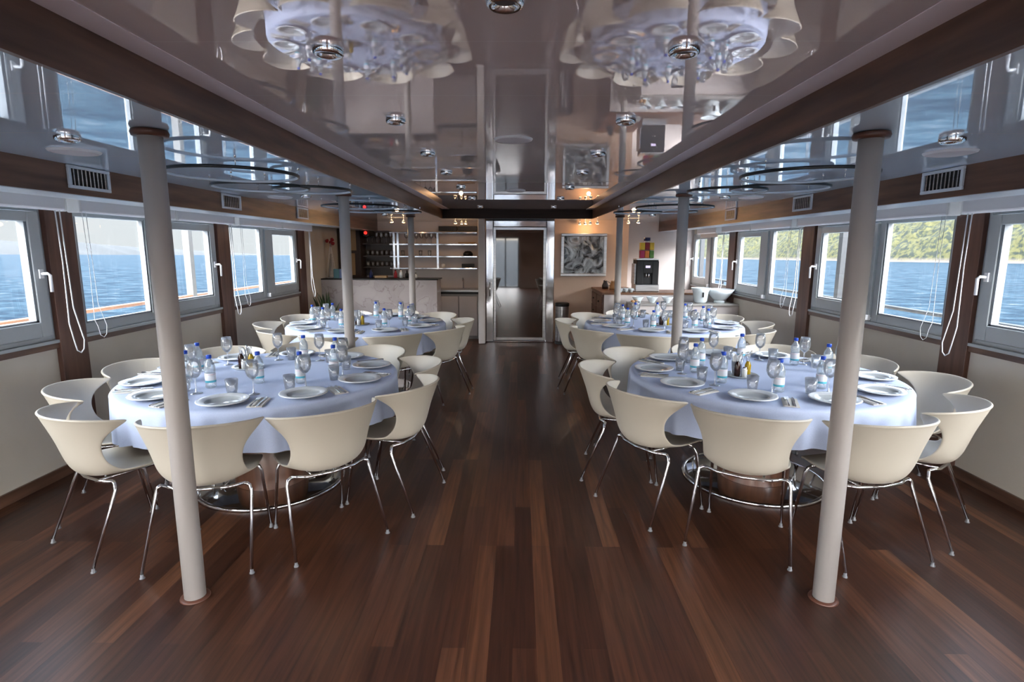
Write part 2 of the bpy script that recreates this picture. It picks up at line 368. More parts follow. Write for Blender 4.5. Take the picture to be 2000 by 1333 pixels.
# ------------------------------------------------------------------ exterior
tilt=math.tan(R(.79))
def seaz(y): return -3.2-tilt*y
m,nt,b=new_mat('sea_water'); N=nt.nodes; L=nt.links
tc=N.new('ShaderNodeTexCoord'); mp=N.new('ShaderNodeMapping'); mp.inputs['Scale'].default_value=(.6,1,1)
nz=N.new('ShaderNodeTexNoise'); nz.inputs['Scale'].default_value=.45; nz.inputs['Detail'].default_value=12; nz.inputs['Roughness'].default_value=.75
L.new(tc.outputs['Object'],mp.inputs[0]); L.new(mp.outputs[0],nz.inputs['Vector'])
cr=N.new('ShaderNodeValToRGB'); e=cr.color_ramp.elements; e[0].position=.43; e[0].color=(.0028,.0105,.0205,1); e[1].position=.57; e[1].color=(.0165,.0350,.0500,1)
q=e.new(.64); q.color=(.055,.062,.072,1)
L.new(nz.outputs['Fac'],cr.inputs[0]); L.new(cr.outputs[0],b.inputs['Base Color']); b.inputs['Roughness'].default_value=.5; b.inputs['IOR'].default_value=1.33; b.inputs['Specular IOR Level'].default_value=.03
bp=N.new('ShaderNodeBump'); bp.inputs['Strength'].default_value=.5; bp.inputs['Distance'].default_value=.4; L.new(nz.outputs['Fac'],bp.inputs['Height']); L.new(bp.outputs[0],b.inputs['Normal'])
M['sea']=m
bm=BM(); S=16000
vs=[bm.verts.new((x,y,seaz(y))) for x,y in ((-S,-S),(S,-S),(S,S),(-S,S))]; bm.faces.new(vs)
o=obj('sea',bm,'sea'); tag(o,'blue rippled sea outside the windows','sea',None,'structure')
# far faint islands on the left
bm=BM(); n=160; rows=[[],[],[]]
for i in range(n+1):
    y=1500+i*110; h=120+200*(.5+.5*noise.noise(Vector((y*.00042+3.3,0,0))))+55*noise.noise(Vector((y*.002,5,0)))
    h*=min(1,max(0.05,(16500-y)/7000))
    for k,(x,zz) in enumerate(((-6500,0),(-7100,h*.72),(-8000,h))):
        rows[k].append(bm.verts.new((x+120*noise.noise(Vector((y*.003,k*3.,1))),y,seaz(y)-2+zz)))
for a,b2 in zip(rows,rows[1:]):
    for i in range(n): bm.faces.new([a[i],a[i+1],b2[i+1],b2[i]]).smooth=True
M['island']=pmat('hazy_island',(.0145,.0170,.0185),1)  # distance haze is put into the ridge's base colour
o=obj('island_ridge',bm,'island'); tag(o,'faint blue island ridge on the horizon outside the left windows','island')
# wooded coast on the right
m,nt,b=new_mat('wooded_hillside'); N=nt.nodes; L=nt.links
tc=N.new('ShaderNodeTexCoord'); nz=N.new('ShaderNodeTexNoise'); nz.inputs['Scale'].default_value=.2; nz.inputs['Detail'].default_value=9; nz.inputs['Roughness'].default_value=.62
L.new(tc.outputs['Object'],nz.inputs['Vector']); cr=N.new('ShaderNodeValToRGB'); e=cr.color_ramp.elements
e[0].position=.44; e[0].color=(.004,.0085,.0045,1); e[1].position=.57; e[1].color=(.046,.044,.012,1); q=e.new(.5); q.color=(.028,.030,.007,1)
L.new(nz.outputs['Fac'],cr.inputs[0])
sx=N.new('ShaderNodeAttribute'); sx.attribute_name='shore'
mx=N.new('ShaderNodeMix'); mx.data_type='RGBA'; mx.inputs[7].default_value=(.12,.10,.085,1); L.new(sx.outputs['Fac'],mx.inputs[0]); L.new(cr.outputs[0],mx.inputs[6]); L.new(mx.outputs[2],b.inputs['Base Color'])
b.inputs['Roughness'].default_value=.95; M['hill']=m
bm=BM(); ny,nx=420,62; lay=bm.verts.layers.float.new('shore'); grid=[]
for i in range(ny+1):
    y=-150+i*4.6 if i<300 else 1230+(i-300)*13.; row=[]
    for j in range(nx+1):
        t=j/nx; d=t*190
        x0=420+40*noise.noise(Vector((y*.004,2,0)))
        h=1.7*min(1,d/4)+ (135+35*noise.noise(Vector((y*.003,8,0))))*(t**.85)
        bush=abs(noise.noise(Vector((y*.11,d*.13,0))))*9+abs(noise.noise(Vector((y*.3,d*.33,4))))*5+7*noise.noise(Vector((y*.03,d*.03,9)))
        h+=bush*min(1,max(0,d-3)/12)
        v=bm.verts.new((x0+d+rnd.uniform(-.8,.8),y+rnd.uniform(-1,1),seaz(y)-.3+h)); v[lay]=1. if d<2.5 else 0.
        row.append(v)
    grid.append(row)
for i in range(ny):
    for j in range(nx): bm.faces.new([grid[i][j],grid[i][j+1],grid[i+1][j+1],grid[i+1][j]]).smooth=True
o=obj('wooded_coast',bm,'hill'); tag(o,'green scrub covered coast with pale shoreline outside the right windows','hill')
# side decks, rails, posts, overhang
for s in (-1,1):
    wx=XL if s<0 else XR; rx=-4.08 if s<0 else 3.92; nm='left' if s<0 else 'right'
    bm=BM(); a,b2=sorted((wx+s*.09,rx+s*.12)); box(bm,a,b2,-5,14,-.15,-.05); tag(obj('side_deck',bm,'deck'),'outer walkway deck beyond the %s windows'%nm,'deck',None,'structure')
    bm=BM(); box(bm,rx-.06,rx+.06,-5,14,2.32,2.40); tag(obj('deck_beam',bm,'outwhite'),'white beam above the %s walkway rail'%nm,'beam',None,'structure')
    r=empty('ship_rail',(rx,0,-.05)); tag(r,'%s rail of the walkway outside the %s windows'%('varnished teak topped' if s<0 else 'dark grey painted',nm),'railing')
    bm=BM(); box(bm,-.035,.035,-4.5,13.5,1.03,1.065); obj('top_rail',bm,'teak' if s<0 else 'railgrey',r,bevel=.01)
    for k in range(9):
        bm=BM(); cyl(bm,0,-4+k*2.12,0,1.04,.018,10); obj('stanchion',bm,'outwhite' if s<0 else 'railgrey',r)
    for zz in (.35,.70):
        bm=BM(); tube(bm,[(0,-4.5,zz),(0,13.5,zz)],.006,6); obj('rail_wire',bm,'steel',r)
    for yy in (6.9,12.2):
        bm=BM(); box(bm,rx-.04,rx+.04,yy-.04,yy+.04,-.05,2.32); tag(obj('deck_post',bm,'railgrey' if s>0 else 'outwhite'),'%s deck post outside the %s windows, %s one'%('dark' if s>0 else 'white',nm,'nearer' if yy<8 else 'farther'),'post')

# ------------------------------------------------------------------ columns
def make_column():
    root=empty('support_column')
    bm=BM(); cyl(bm,0,0,0,ZS,.046,28); obj('pole',bm,'column',root)
    bm=BM(); lathe(bm,[(.046,ZS-.028),(.066,ZS-.026),(.070,ZS-.014),(.066,ZS-.003),(.046,ZS-.001)],n=28); obj('top_collar',bm,'collar',root)
    bm=BM(); lathe(bm,[(.046,.008),(.062,.007),(.064,.001),(.064,0)],n=28); obj('base_ring',bm,'collar',root)
    return root
colp=make_column()
for x,y,t in ((-1.494,2.335,'nearest round putty column on the left, beside the near left table'),(1.417,2.375,'nearest round putty column on the right, beside the near right table'),
              (-1.535,4.97,'middle round putty column on the left, between the two left tables'),(1.409,4.95,'middle round putty column on the right, between the two right tables'),
              (-1.585,8.25,'farthest round putty column on the left, before the marble bar'),(1.44,8.22,'farthest round putty column on the right, at the drawer cabinet')):
    place(colp,(x,y,0),0,t,'column','round support columns')

# ------------------------------------------------------------------ blinds
def blind(s,y0,y1,label,drop=0,x=None,cord=True,cordend='near'):
    wx=(-2.965 if s<0 else 2.885) if x is None else x
    r=empty('roller_blind',(wx,y0,0)); tag(r,label,'blind','roller blinds above the windows')
    L_=y1-y0
    bm=BM(); 
    prof=[(-.040,ZF-.062),(-.040,ZF+.03),(-.026,ZF+.045),(.03,ZF+.045),(.040,ZF+.03),(.040,ZF-.062),(.026,ZF-.073),(-.026,ZF-.073)]
    A=[bm.verts.new((px*1,0,pz)) for px,pz in prof]; B=[bm.verts.new((px,L_,pz)) for px,pz in prof]
    for i in range(8): bm.faces.new([A[i],A[(i+1)%8],B[(i+1)%8],B[i]])
    bm.faces.new(list(reversed(A))); bm.faces.new(B)
    obj('cassette',bm,'plastic',r,bevel=.004)
    bm=BM(); box(bm,-.044,.044,-.03,.0,ZF-.077,ZF+.048); obj('end_cap',bm,'white',r,bevel=.008); bm=BM(); box(bm,-.044,.044,L_,L_+.015,ZF-.077,ZF+.048); obj('end_cap',bm,'white',r,bevel=.008)
    if drop>0:
        bm=BM(); box(bm,.005*s,.007*s,.03,L_-.03,ZF-.07-drop,ZF-.07); obj('fabric',bm,'white',r)
    if cord:
        yy=.02 if cordend=='near' else L_-.06; bm=BM(); zt=ZF-.07; zb=.97 if cordend=='near' else .90
        k=.45 if cordend=='near' else 1
        pts=[(-s*.02,yy,zt),(-s*.022,yy+.008,1.5),(-s*.02,yy+.0,1.1),(-s*.03,yy+.012,zb+.08),(-s*.033,yy+.022,zb+.02),(-s*.035,yy+.05,zb),(-s*.034,yy+.078,zb+.02),(-s*.03,yy+.095,zb+.08),(-s*.02,yy+.05,1.2),(-s*.02,yy+.035,zt)]
        tube(bm,pts,.0018 if cordend=='near' else .0040,6); obj('pull_cord',bm,'plastic',r)
    return r
for s,P in ((-1,PL),(1,PR)):
    nm='left' if s<0 else 'right'; k=0
    for p,q in zip(P,P[1:]):
        if q<2.0: continue
        where={3:'nearest the camera',4:'second bay from the camera',5:'third bay from the camera'}[P.index(q)]
        blind(s,p-.10,p+.92,'white roller blind cassette over the fixed pane, %s window bay, %s'%(nm,where),cord=p>3)
        blind(s,p+.972,q-.24,'white roller blind cassette over the opening sash, %s window bay, %s'%(nm,where),cord=True,cordend='far')
blind(1,8.30,9.15,'white roller blind part lowered over the farthest right window',drop=.06,cord=False)

# ------------------------------------------------------------------ air vents
def make_vent():
    r=empty('air_vent'); h=.065; w=.165
    bm=BM()
    for a,b,c,d in ((-w,w,h-.018,h),(-w,w,-h,-h+.018),(-w,-w+.022,-h+.018,h-.018),(w-.022,w,-h+.018,h-.018)): box(bm,-.014,.0,a,b,c,d)
    obj('frame',bm,'pvcw',r,bevel=.003)
    bm=BM(); box(bm,-.003,.0,-w+.02,w-.02,-h+.016,h-.016); obj('dark_duct',bm,'black',r)
    for k in range(9):
        y=-w+.042+k*(2*w-.084)/8; bm=BM(); box(bm,-.011,-.007,y-.004,y+.004,-h+.018,h-.018); obj('louvre',bm,'steel',r)
    return r
vp=make_vent()
for i,y in enumerate((3.42,5.09,6.75)):
    w=('nearest','second','third')[i]
    place(vp,(FXL,y,1.998),PI,'white framed air vent in the left walnut fascia, %s from the camera'%w,'vent','air vents in the fascias')
for i,y in enumerate((3.42,5.06,6.75)):
    w=('nearest','second','third')[i]
    place(vp,(FXR,y,1.998),0,'white framed air vent in the right walnut fascia, %s from the camera'%w,'vent','air vents in the fascias')

# ------------------------------------------------------------------ ceiling fittings
def make_down():
    r=empty('downlight')
    bm=BM(); lathe(bm,[(.026,0),(.030,-.020),(.040,-.024),(.047,-.018),(.049,-.006),(.049,0)],n=28); obj('chrome_ring',bm,'chrome',r)
    bm=BM(); lathe(bm,[(.0,-.010),(.028,-.010)],n=24); obj('lamp',bm,'lampdark',r); return r
dp=make_down(); lights=[]
cen=[(1.855,'nearest the camera'),(2.82,'second from the camera'),(3.77,'third from the camera'),(4.70,'fourth from the camera'),(5.85,'fifth from the camera'),(7.15,'sixth from the camera'),(8.6,'farthest from the camera')]
for y,t in cen:
    for x,sd in ((-.60,'left'),(.505,'right')):
        place(dp,(x,y,ZC),0,'chrome downlight in the raised ceiling, %s row, %s'%(sd,t),'downlight','downlights in the raised centre ceiling'); lights.append((x,y,ZC-.03))
place(dp,(-.04,1.50,ZC),0,'chrome downlight in the middle of the raised ceiling at the top of the photo','downlight')
for x,y,t in ((-1.93,2.46,'left low ceiling nearest the camera'),(1.815,2.475,'right low ceiling nearest the camera'),(-1.93,5.15,'left low ceiling between the ring lamps'),(1.83,5.15,'right low ceiling between the ring lamps'),(-1.9,8.0,'left low ceiling before the bar'),(1.85,8.0,'right low ceiling before the counter')):
    place(dp,(x,y,ZS),0,'chrome downlight in the '+t,'downlight','downlights in the low side ceilings'); lights.append((x,y,ZS-.03))
def make_speaker():
    r=empty('ceiling_speaker'); bm=BM(); lathe(bm,[(0,-.014),(.085,-.013),(.104,-.008),(.108,0)],n=36); obj('cover',bm,'disc',r)
    bm=BM(); lathe(bm,[(.100,-.0105),(.108,-.007),(.112,0)],n=36); obj('rim',bm,'plastic',r); return r
sp=make_speaker()
for x,y,z,t in ((-2.2,2.84,ZS,'low ceiling on the left, nearest the camera'),(2.08,2.84,ZS,'low ceiling on the right, nearest the camera'),(-.04,3.32,ZC,'raised centre ceiling, nearer'),(-.05,6.2,ZC,'raised centre ceiling, farther'),(-2.25,5.35,ZS,'low ceiling on the left, farther'),(2.1,5.25,ZS,'low ceiling on the right, farther')):
    place(sp,(x,y,z),0,'flat round white speaker cover in the '+t,'speaker','round white ceiling speakers')
def ring_lamp(rings,loc,label):
    root=empty('ring_pendant_lamp',loc); tag(root,label,'lamp','ring pendant lamps over the dining tables')
    for (dx,dy,r,z) in rings:
        z-=ZS; bm=BM(); prof=[(r-.010,z-.008),(r,z-.008),(r,z+.008),(r-.010,z+.008)]
        lathe(bm,prof+[prof[0]],dx,dy,64); g=obj('ring',bm,'ring',root)
        bm=BM(); lathe(bm,[(r-.0105,z-.007),(r-.016,z-.006),(r-.016,z+.006),(r-.0105,z+.007)],dx,dy,64); obj('diffuser',bm,'diff',g)
        for k in range(4):
            a=k*PI/2+.5; bm=BM(); tube(bm,[(dx+(r-.006)*math.cos(a),dy+(r-.006)*math.sin(a),z+.005),(dx+(r-.006)*math.cos(a),dy+(r-.006)*math.sin(a),-.001)],.0016,5)
            cyl(bm,dx+(r-.006)*math.cos(a),dy+(r-.006)*math.sin(a),-.02,-.001,.006,8); obj('hanger',bm,'chrome',g)
for s,cx in ((1,0),(-1,-.09)):
    nm='right' if s>0 else 'left'
    ring_lamp([(-.09*s,-.55,.348,2.0),(.06*s,.12,.312,2.0),(-.22*s,.30,.27,2.0)],(s*1.67+(0 if s>0 else -.02),3.75,ZS),'three overlapping thin dark ring lamp above the near %s table'%nm)
    ring_lamp([(-.10*s,-.55,.375,2.0),(.02*s,.10,.30,2.0),(-.30*s,.22,.27,2.0)],(s*1.62+(0 if s>0 else -.06),6.2,ZS),'three overlapping thin dark ring lamp above the far %s table'%nm)
# warm spots
def make_spot():
    r=empty('spotlight'); bm=BM(); cyl(bm,0,0,-.035,0,.006,8); obj('stem',bm,'chrome',r)
    bm=BM(); lathe(bm,[(.012,-.035),(.024,-.045),(.03,-.075),(.027,-.075)],n=16); obj('head',bm,'chrome',r)
    bm=BM(); lathe(bm,[(.0,-.082),(.016,-.08),(.027,-.070),(.0,-.066)],n=16); obj('bulb',bm,'warm',r); return r
spp=make_spot(); SP=[(-2.0,8.85,'left pair before the bar, left one'),(-1.83,8.95,'left pair before the bar, right one'),(-1.05,9.25,'group of three over the sink, leftmost'),(-.955,9.35,'group of three over the sink, middle'),(-.895,9.42,'group of three over the sink, rightmost'),
 (1.0,9.5,'row of four above the picture, leftmost'),(1.08,9.42,'row of four above the picture, second from left'),(1.15,9.34,'row of four above the picture, third from left'),(1.26,9.26,'row of four above the picture, rightmost'),(1.70,8.95,'pair over the coffee counter, left one'),(1.84,8.85,'pair over the coffee counter, right one')]
for x,y,t in SP: place(spp,(x,y,ZS),0,'small warm glowing spotlight, '+t,'spotlight','warm ceiling spotlights')
for x,y in ((-1.92,8.9),(-.96,9.34),(1.12,9.38),(1.77,8.9)):
    l=bpy.data.lights.new('warm_spot','POINT'); l.energy=2.2; l.color=(1,.55,.25); l.shadow_soft_size=.03
    o=bpy.data.objects.new('warm_spot_light',l); COL.objects.link(o); o.location=(x,y,ZS-.12)

# ------------------------------------------------------------------ chair
def make_chair():
    root=empty('tub_chair')   # origin on floor under the seat centre, front faces +y
    bm=BM(); NU=16; rows=[]
    def seat(w,y,z,rz,cy):
        row=[]
        for i in range(NU+1):
            u=-1+2*i/NU; row.append((w*u,y+cy*u*u,z+rz*abs(u)**2.4))
        return row
    def back(Rx,Ry,yc,z,phi,dz):
        row=[]
        for i in range(NU+1):
            u=-1+2*i/NU; a=u*phi; row.append((Rx*math.sin(a),yc-Ry*math.cos(a),z+dz*u*u))
        return row
    D=R(1)
    data=[seat(.165,.235,.418,.006,-.035),seat(.188,.225,.438,.010,-.035),seat(.208,.15,.438,.018,-.02),seat(.220,.05,.430,.026,-.0),
      seat(.226,-.04,.422,.036,.015),seat(.214,-.11,.420,.046,.03),
      back(.228,.150,-.03,.428,66*D,.046),back(.240,.178,-.035,.452,62*D,.044),back(.248,.196,-.04,.500,58*D,.026),
      back(.255,.208,-.045,.565,56*D,.008),back(.263,.220,-.05,.625,58*D,-.002),back(.273,.232,-.055,.672,65*D,-.004),back(.284,.243,-.058,.710,75*D,-.008),
      back(.288,.252,-.06,.738,83*D,-.016),back(.294,.260,-.06,.760,87*D,-.026),back(.298,.266,-.06,.773,88*D,-.032),back(.302,.272,-.06,.779,88*D,-.034)]
    for row in data: rows.append([bm.verts.new(p) for p in row])
    for a,b in zip(rows,rows[1:]):
        for i in range(NU): bm.faces.new([a[i],a[i+1],b[i+1],b[i]]).smooth=True
    sh=obj('seat_shell',bm,'shell',root)
    so=sh.modifiers.new('solid','SOLIDIFY'); so.thickness=.013; so.offset=0
    ss=sh.modifiers.new('sub','SUBSURF'); ss.levels=2; ss.render_levels=2
    # chrome under-frame
    bm=BM(); zf=.405
    tube(bm,[(-.205,-.125,zf+.010),(-.13,-.160,zf+.004),(0,-.175,zf+.002),(.13,-.160,zf+.004),(.205,-.125,zf+.010)],.009,8)
    tube(bm,[(-.165,.13,zf+.005),(0,.14,zf+.006),(.165,.13,zf+.005)],.009,8)
    tube(bm,[(-.10,-.17,zf),(-.10,.137,zf)],.007,6); tube(bm,[(.10,-.17,zf),(.10,.137,zf)],.007,6)
    obj('seat_frame',bm,'chrome',root)
    for sx,sy in ((-1,-1),(1,-1),(-1,1),(1,1)):
        fx,fy=(.258,-.275) if sy<0 else (.200,.200)
        tx,ty=(.205,-.125) if sy<0 else (.165,.13)
        bm=BM(); 
        pts=[(sx*tx,ty,zf+(.010 if sy<0 else .005)),(sx*(tx+.018),ty-.003*1,zf-.002),(sx*(tx+.026),ty+sy*.006,zf-.03),(sx*fx,fy,.022)]
        tube(bm,pts,.0095,10,rs=[.0095,.0095,.0095,.0075])
        leg=obj('leg',bm,'chrome',root)
        bm=BM(); lathe(bm,[(.0,.020),(.008,.020),(.0085,.006),(.0125,.005),(.0125,0),(0,0)],sx*fx,fy,14); obj('foot_glide',bm,'foot',leg)
    return root
chair=make_chair()

# ------------------------------------------------------------------ tableware prototypes
def make_plate():
    r=empty('dinner_plate'); bm=BM()
    lathe(bm,[(0,.004),(.075,.004),(.088,.012),(.094,.016)],n=40); lathe(bm,[(0,0),(.07,0),(.095,.011),(.133,.019)],n=40)
    obj('dish',bm,'china',r,fixn=False)
    bm=BM(); lathe(bm,[(.092,.0155),(.098,.0185),(.128,.0245),(.135,.0235),(.135,.0195),(.128,.018)],n=40); obj('rim',bm,'silverrim',r); return r
def make_napkin():
    bm=BM(); box(bm,-.042,.042,-.09,.09,0,.004); box(bm,-.040,.040,-.088,.088,.004,.008); 
    o=obj('folded_napkin',bm,'napkin',bevel=.002); return o
def make_knife():
    r=empty('table_knife'); bm=BM(); box(bm,-.005,.005,-.105,-.01,0,.004); obj('handle',bm,'cutlery',r,bevel=.0015)
    bm=BM(); vs=[(-.004,-.01),(.006,-.01),(.009,.03),(.008,.08),(.002,.105),(-.003,.09)]
    a=[bm.verts.new((x,y,.0015)) for x,y in vs]; b=[bm.verts.new((x,y,.0028)) for x,y in vs]
    bm.faces.new(list(reversed(a))); bm.faces.new(b)
    for i in range(6): bm.faces.new([a[i],a[(i+1)%6],b[(i+1)%6],b[i]])
    obj('blade',bm,'cutlery',r); return r
def make_fork():
    r=empty('table_fork'); bm=BM(); tube(bm,[(0,-.10,.003),(0,-.05,.005),(0,.03,.003)],.004,6,rs=[.005,.0035,.003]); obj('handle',bm,'cutlery',r)
    bm=BM(); box(bm,-.011,.011,.03,.052,.0015,.0035)
    for k in range(4): x=-.0095+k*.0063; box(bm,x-.0013,x+.0013,.052,.092,.0015,.0035)
    obj('tines',bm,'cutlery',r); return r
def make_wine():
    r=empty('wine_glass'); bm=BM(); lathe(bm,[(0,.0),(.034,.0),(.034,.0025),(.012,.005),(.0045,.012),(.004,.085),(.010,.094)],n=20); obj('stem',bm,'glass',r)
    bm=BM(); lathe(bm,[(.0,.092),(.014,.095),(.030,.113),(.038,.14),(.037,.17),(.031,.205),(.0300,.205),(.0355,.17),(.0365,.14),(.028,.115),(.012,.098),(0,.095)],n=22); obj('bowl',bm,'glass',r,fixn=False); return r
def make_tumbler():
    bm=BM(); lathe(bm,[(0,0),(.027,0),(.031,.04),(.036,.095),(.0345,.095),(.0295,.042),(.025,.012),(0,.010)],n=22); return obj('water_glass',bm,'glass',fixn=False)
def make_bottle():
    r=empty('water_bottle'); bm=BM()
    lathe(bm,[(0,0),(.024,0),(.031,.006),(.031,.028),(.029,.034),(.0295,.10),(.031,.106),(.031,.128),(.026,.150),(.0155,.168),(.0125,.175),(.0125,.188)],n=22); obj('body',bm,'bottle',r)
    bm=BM(); lathe(bm,[(.0135,.181),(.0155,.183),(.0155,.200),(.013,.203),(0,.203)],n=18); obj('cap',bm,'cap',r)
    bm=BM(); lathe(bm,[(.0305,.036),(.0310,.037),(.0310,.092),(.0305,.093)],n=22); obj('label',bm,'label',r); return r
plate=make_plate(); napk=make_napkin(); knife=make_knife(); fork=make_fork(); wine=make_wine(); tumb=make_tumbler(); bott=make_bottle()
def make_cruet(mat,name):
    r=empty(name); bm=BM(); lathe(bm,[(0,.0),(.019,.0),(.020,.006),(.020,.075),(.010,.10)],n=16); obj('liquid_body',bm,mat,r)
    bm=BM(); lathe(bm,[(.0102,.10),(.008,.11),(.008,.128),(.011,.131),(.011,.15),(.0,.155)],n=14); obj('stopper',bm,'glass',r); return r
oil=make_cruet('oil','oil_bottle'); vin=make_cruet('vinegar','vinegar_bottle')
def make_shaker():
    r=empty('salt_shaker'); bm=BM(); lathe(bm,[(0,0),(.016,0),(.017,.05),(.013,.056)],n=14); obj('body',bm,'salt',r)
    bm=BM(); lathe(bm,[(.0135,.055),(.0135,.064),(.008,.070),(0,.071)],n=14); obj('lid',bm,'chrome',r); return r
shk=make_shaker()
def make_tray():
    r=empty('condiment_tray'); bm=BM(); lathe(bm,[(0,.004),(.085,.004),(.105,.014),(.109,.013),(.088,0),(0,0)],n=36); obj('dish',bm,'china',r)
    bm=BM(); cyl(bm,0,0,.004,.15,.003,8); lathe(bm,[(0,.145),(.008,.15),(.008,.158),(0,.166)],n=12); obj('carry_post',bm,'chrome',r); return r
tray=make_tray()
def make_holder():
    r=empty('napkin_holder'); bm=BM(); lathe(bm,[(0,0),(.026,0),(.030,.09),(.0285,.09),(.024,.006),(0,.006)],n=18); obj('glass_cup',bm,'glass',r,fixn=False)
    for k in range(5):
        a=k*1.26; bm=BM(); c=math.cos(a); s_=math.sin(a)
        A=[(0.004*c,.004*s_,.03),(.012*c-.008*s_,.012*s_+.008*c,.05),(.030*c-.014*s_,.030*s_+.014*c,.125),(.036*c,.036*s_,.14),(.030*c+.014*s_,.030*s_-.014*c,.125),(.012*c+.008*s_,.012*s_-.008*c,.05)]
        v1=[bm.verts.new(p) for p in A]; v2=[bm.verts.new((p[0]+.002*c,p[1]+.002*s_,p[2])) for p in A]
        bm.faces.new(v1); bm.faces.new(list(reversed(v2)))
        for i in range(6): bm.faces.new([v1[i],v1[(i+1)%6],v2[(i+1)%6],v2[i]])
        obj('paper_napkin',bm,'salt',r)
    return r
hold=make_holder()

# ------------------------------------------------------------------ dining tables
HT=.752
# chairs that stand a little off the even spacing: (degrees, metres)
TW={('near left table',0):(1.2,0),('near left table',9):(-1.2,0),('near right table',3):(-.3,0),('near right table',7):(-5.5,-.075),('near right table',6):(-4.4,.01),('near right table',5):(-3.0,.01),('near right table',4):(-1.5,.01)}
def table(cx,cy,r,name,side,a0,step,seed,bottles,cond,dist):
    rg=random.Random(seed)
    t=empty('dining_table',(cx,cy,0)); tag(t,'round table on a walnut drum and mirror disc base, %s'%name,'table','round dining tables')
    bm=BM(); lathe(bm,[(0,.715),(r-.02,.715),(r-.012,.72),(r-.012,.742),(r-.02,.746),(0,.746)],n=56); obj('tabletop',bm,'tabletop',t)
    bm=BM(); lathe(bm,[(.235,.03),(.235,.715)],n=48,cap1=True); obj('pedestal',bm,'pedestal',t)
    bm=BM(); lathe(bm,[(0,.03),(.40,.028),(.455,.020)],n=56); b0=obj('base_disc',bm,'mirror',t)
    bm=BM(); lathe(bm,[(.455,.020),(.462,.024),(.478,.018),(.482,0),(.455,0),(.455,.02)],n=56); obj('base_rim',bm,'chrome',b0)
    # cloth
    bm=BM(); n=480; rings=[]
    ph=[rg.uniform(0,6.28) for _ in range(6)]
    def fold(a): return .45*math.sin(17*a+ph[0]+.9*math.sin(3*a+ph[1]))+.40*math.sin(31*a+ph[2]+.7*math.sin(4*a+ph[5]))+.25*math.sin(47*a+ph[4])+.25*math.sin(5*a+ph[3])
    def hem(a): return .212+.026*abs(math.cos(2*(a-.6)))**3+.012*math.sin(9*a+ph[4])
    for rr,dz in ((.05,0),(.3,0),(.6,0),(r-.04,0),(r-.018,.0),(r-.004,-.006),(r+.003,-.016)):
        rings.append([bm.verts.new((rr*math.cos(2*PI*i/n),rr*math.sin(2*PI*i/n),HT+dz)) for i in range(n)])
    for f in (.12,.3,.5,.7,.88,1.0):
        ring=[]
        for i in range(n):
            a=2*PI*i/n; off=.003+f*(.008+.004*math.sin(7*a+ph[1]))+(f**.7)*.021*fold(a); ring.append(bm.verts.new(((r+off)*math.cos(a),(r+off)*math.sin(a),HT-.016-f*hem(a))))
        rings.append(ring)
    c=bm.verts.new((0,0,HT))
    for i in range(n): bm.faces.new([c,rings[0][i],rings[0][(i+1)%n]])
    for a,b in zip(rings,rings[1:]):
        for i in range(n): bm.faces.new([a[i],a[(i+1)%n],b[(i+1)%n],b[i]]).smooth=True
    cl=obj('tablecloth',bm,'cloth',loc=(cx,cy,0)); tag(cl,'pale lilac white tablecloth draped over the %s'%name,'tablecloth','tablecloths')
    # positions
    aisle=side   # +1: aisle at +x (left tables)
    def where(a):
        a=math.degrees(a)%360
        if aisle<0: a=(180-a)%360
        k=round((a-0)/36.)%10
        # 0 = aisle, 90 = far, 180 = windows, 270 = camera
        names={0:'aisle side',1:'aisle side toward bar end',2:'far corner by aisle',3:'side farthest from camera',4:'far corner by windows',
               5:'window side toward bar end',6:'window side toward camera',7:'near corner by windows',8:'side nearest camera',9:'near corner by aisle'}
        return names[k]
    seen={}
    plates=[(cx+(r-.165)*math.cos(a0+step*k+R(TW.get((name,k),(0,0))[0])),cy+(r-.165)*math.sin(a0+step*k+R(TW.get((name,k),(0,0))[0]))) for k in range(10)]
    fixed=[]
    for i,(x,y) in enumerate(bottles):
        for _ in range(40):
            hit=[(x-px,y-py) for px,py in plates if math.hypot(x-px,y-py)<.172]+[(x-cond[0],y-cond[1])]*(math.hypot(x-cond[0],y-cond[1])<.145)
            if not hit: break
            dx_,dy_=hit[0]; d_=math.hypot(dx_,dy_) or 1; x+=dx_/d_*.006; y+=dy_/d_*.006
        fixed.append((x,y))
    bottles=fixed; taken=[(x,y,.034) for x,y in bottles]+[(px,py,.137) for px,py in plates]+[(cond[0],cond[1],.112)]
    def free(x,y,rr):
        best=(x,y)
        for t in range(240):
            q=(x+rg.uniform(-1,1)*.0007*t,y+rg.uniform(-1,1)*.0007*t)
            if all(math.hypot(q[0]-tx,q[1]-ty)>rr+tr+.002 for tx,ty,tr in taken): best=q; break
        taken.append((best[0],best[1],rr)); return best
    for k in range(10):
        a=a0+step*k; w=where(a); a+=R(TW.get((name,k),(0,0))[0])
        if w in seen: w+=', second'
        seen[w]=1; ca,sa=math.cos(a),math.sin(a)
        rc=r+.020+TW.get((name,k),(0,0))[1]+rg.uniform(-.015,.015); j=rg.uniform(-.04,.04)
        place(chair,(cx+rc*ca,cy+rc*sa,0),a+PI/2+j,'cream tub chair at %s, %s'%(name,w),'chair','cream tub chairs around the %s'%name)
        def P(rad,lat): return (cx+rad*ca-lat*sa,cy+rad*sa+lat*ca)
        z=HT+.0005; rot=a+PI/2
        # seated guest faces the centre; guest's right hand = +lat rotated
        x,y=P(r-.165,0); place(plate,(x,y,z),rot,'silver rimmed plate on %s, %s'%(name,w),'plate','dinner plates')
        lt=-.195 ; lt*=-1
        x,y=P(r-.15,lt); nr=rot+rg.uniform(-.25,.25)
        place(napk,(x,y,z),nr,'folded paper napkin under cutlery on %s, %s'%(name,w),'napkin','folded napkins')
        dx=.016*math.cos(nr); dy=.016*math.sin(nr)
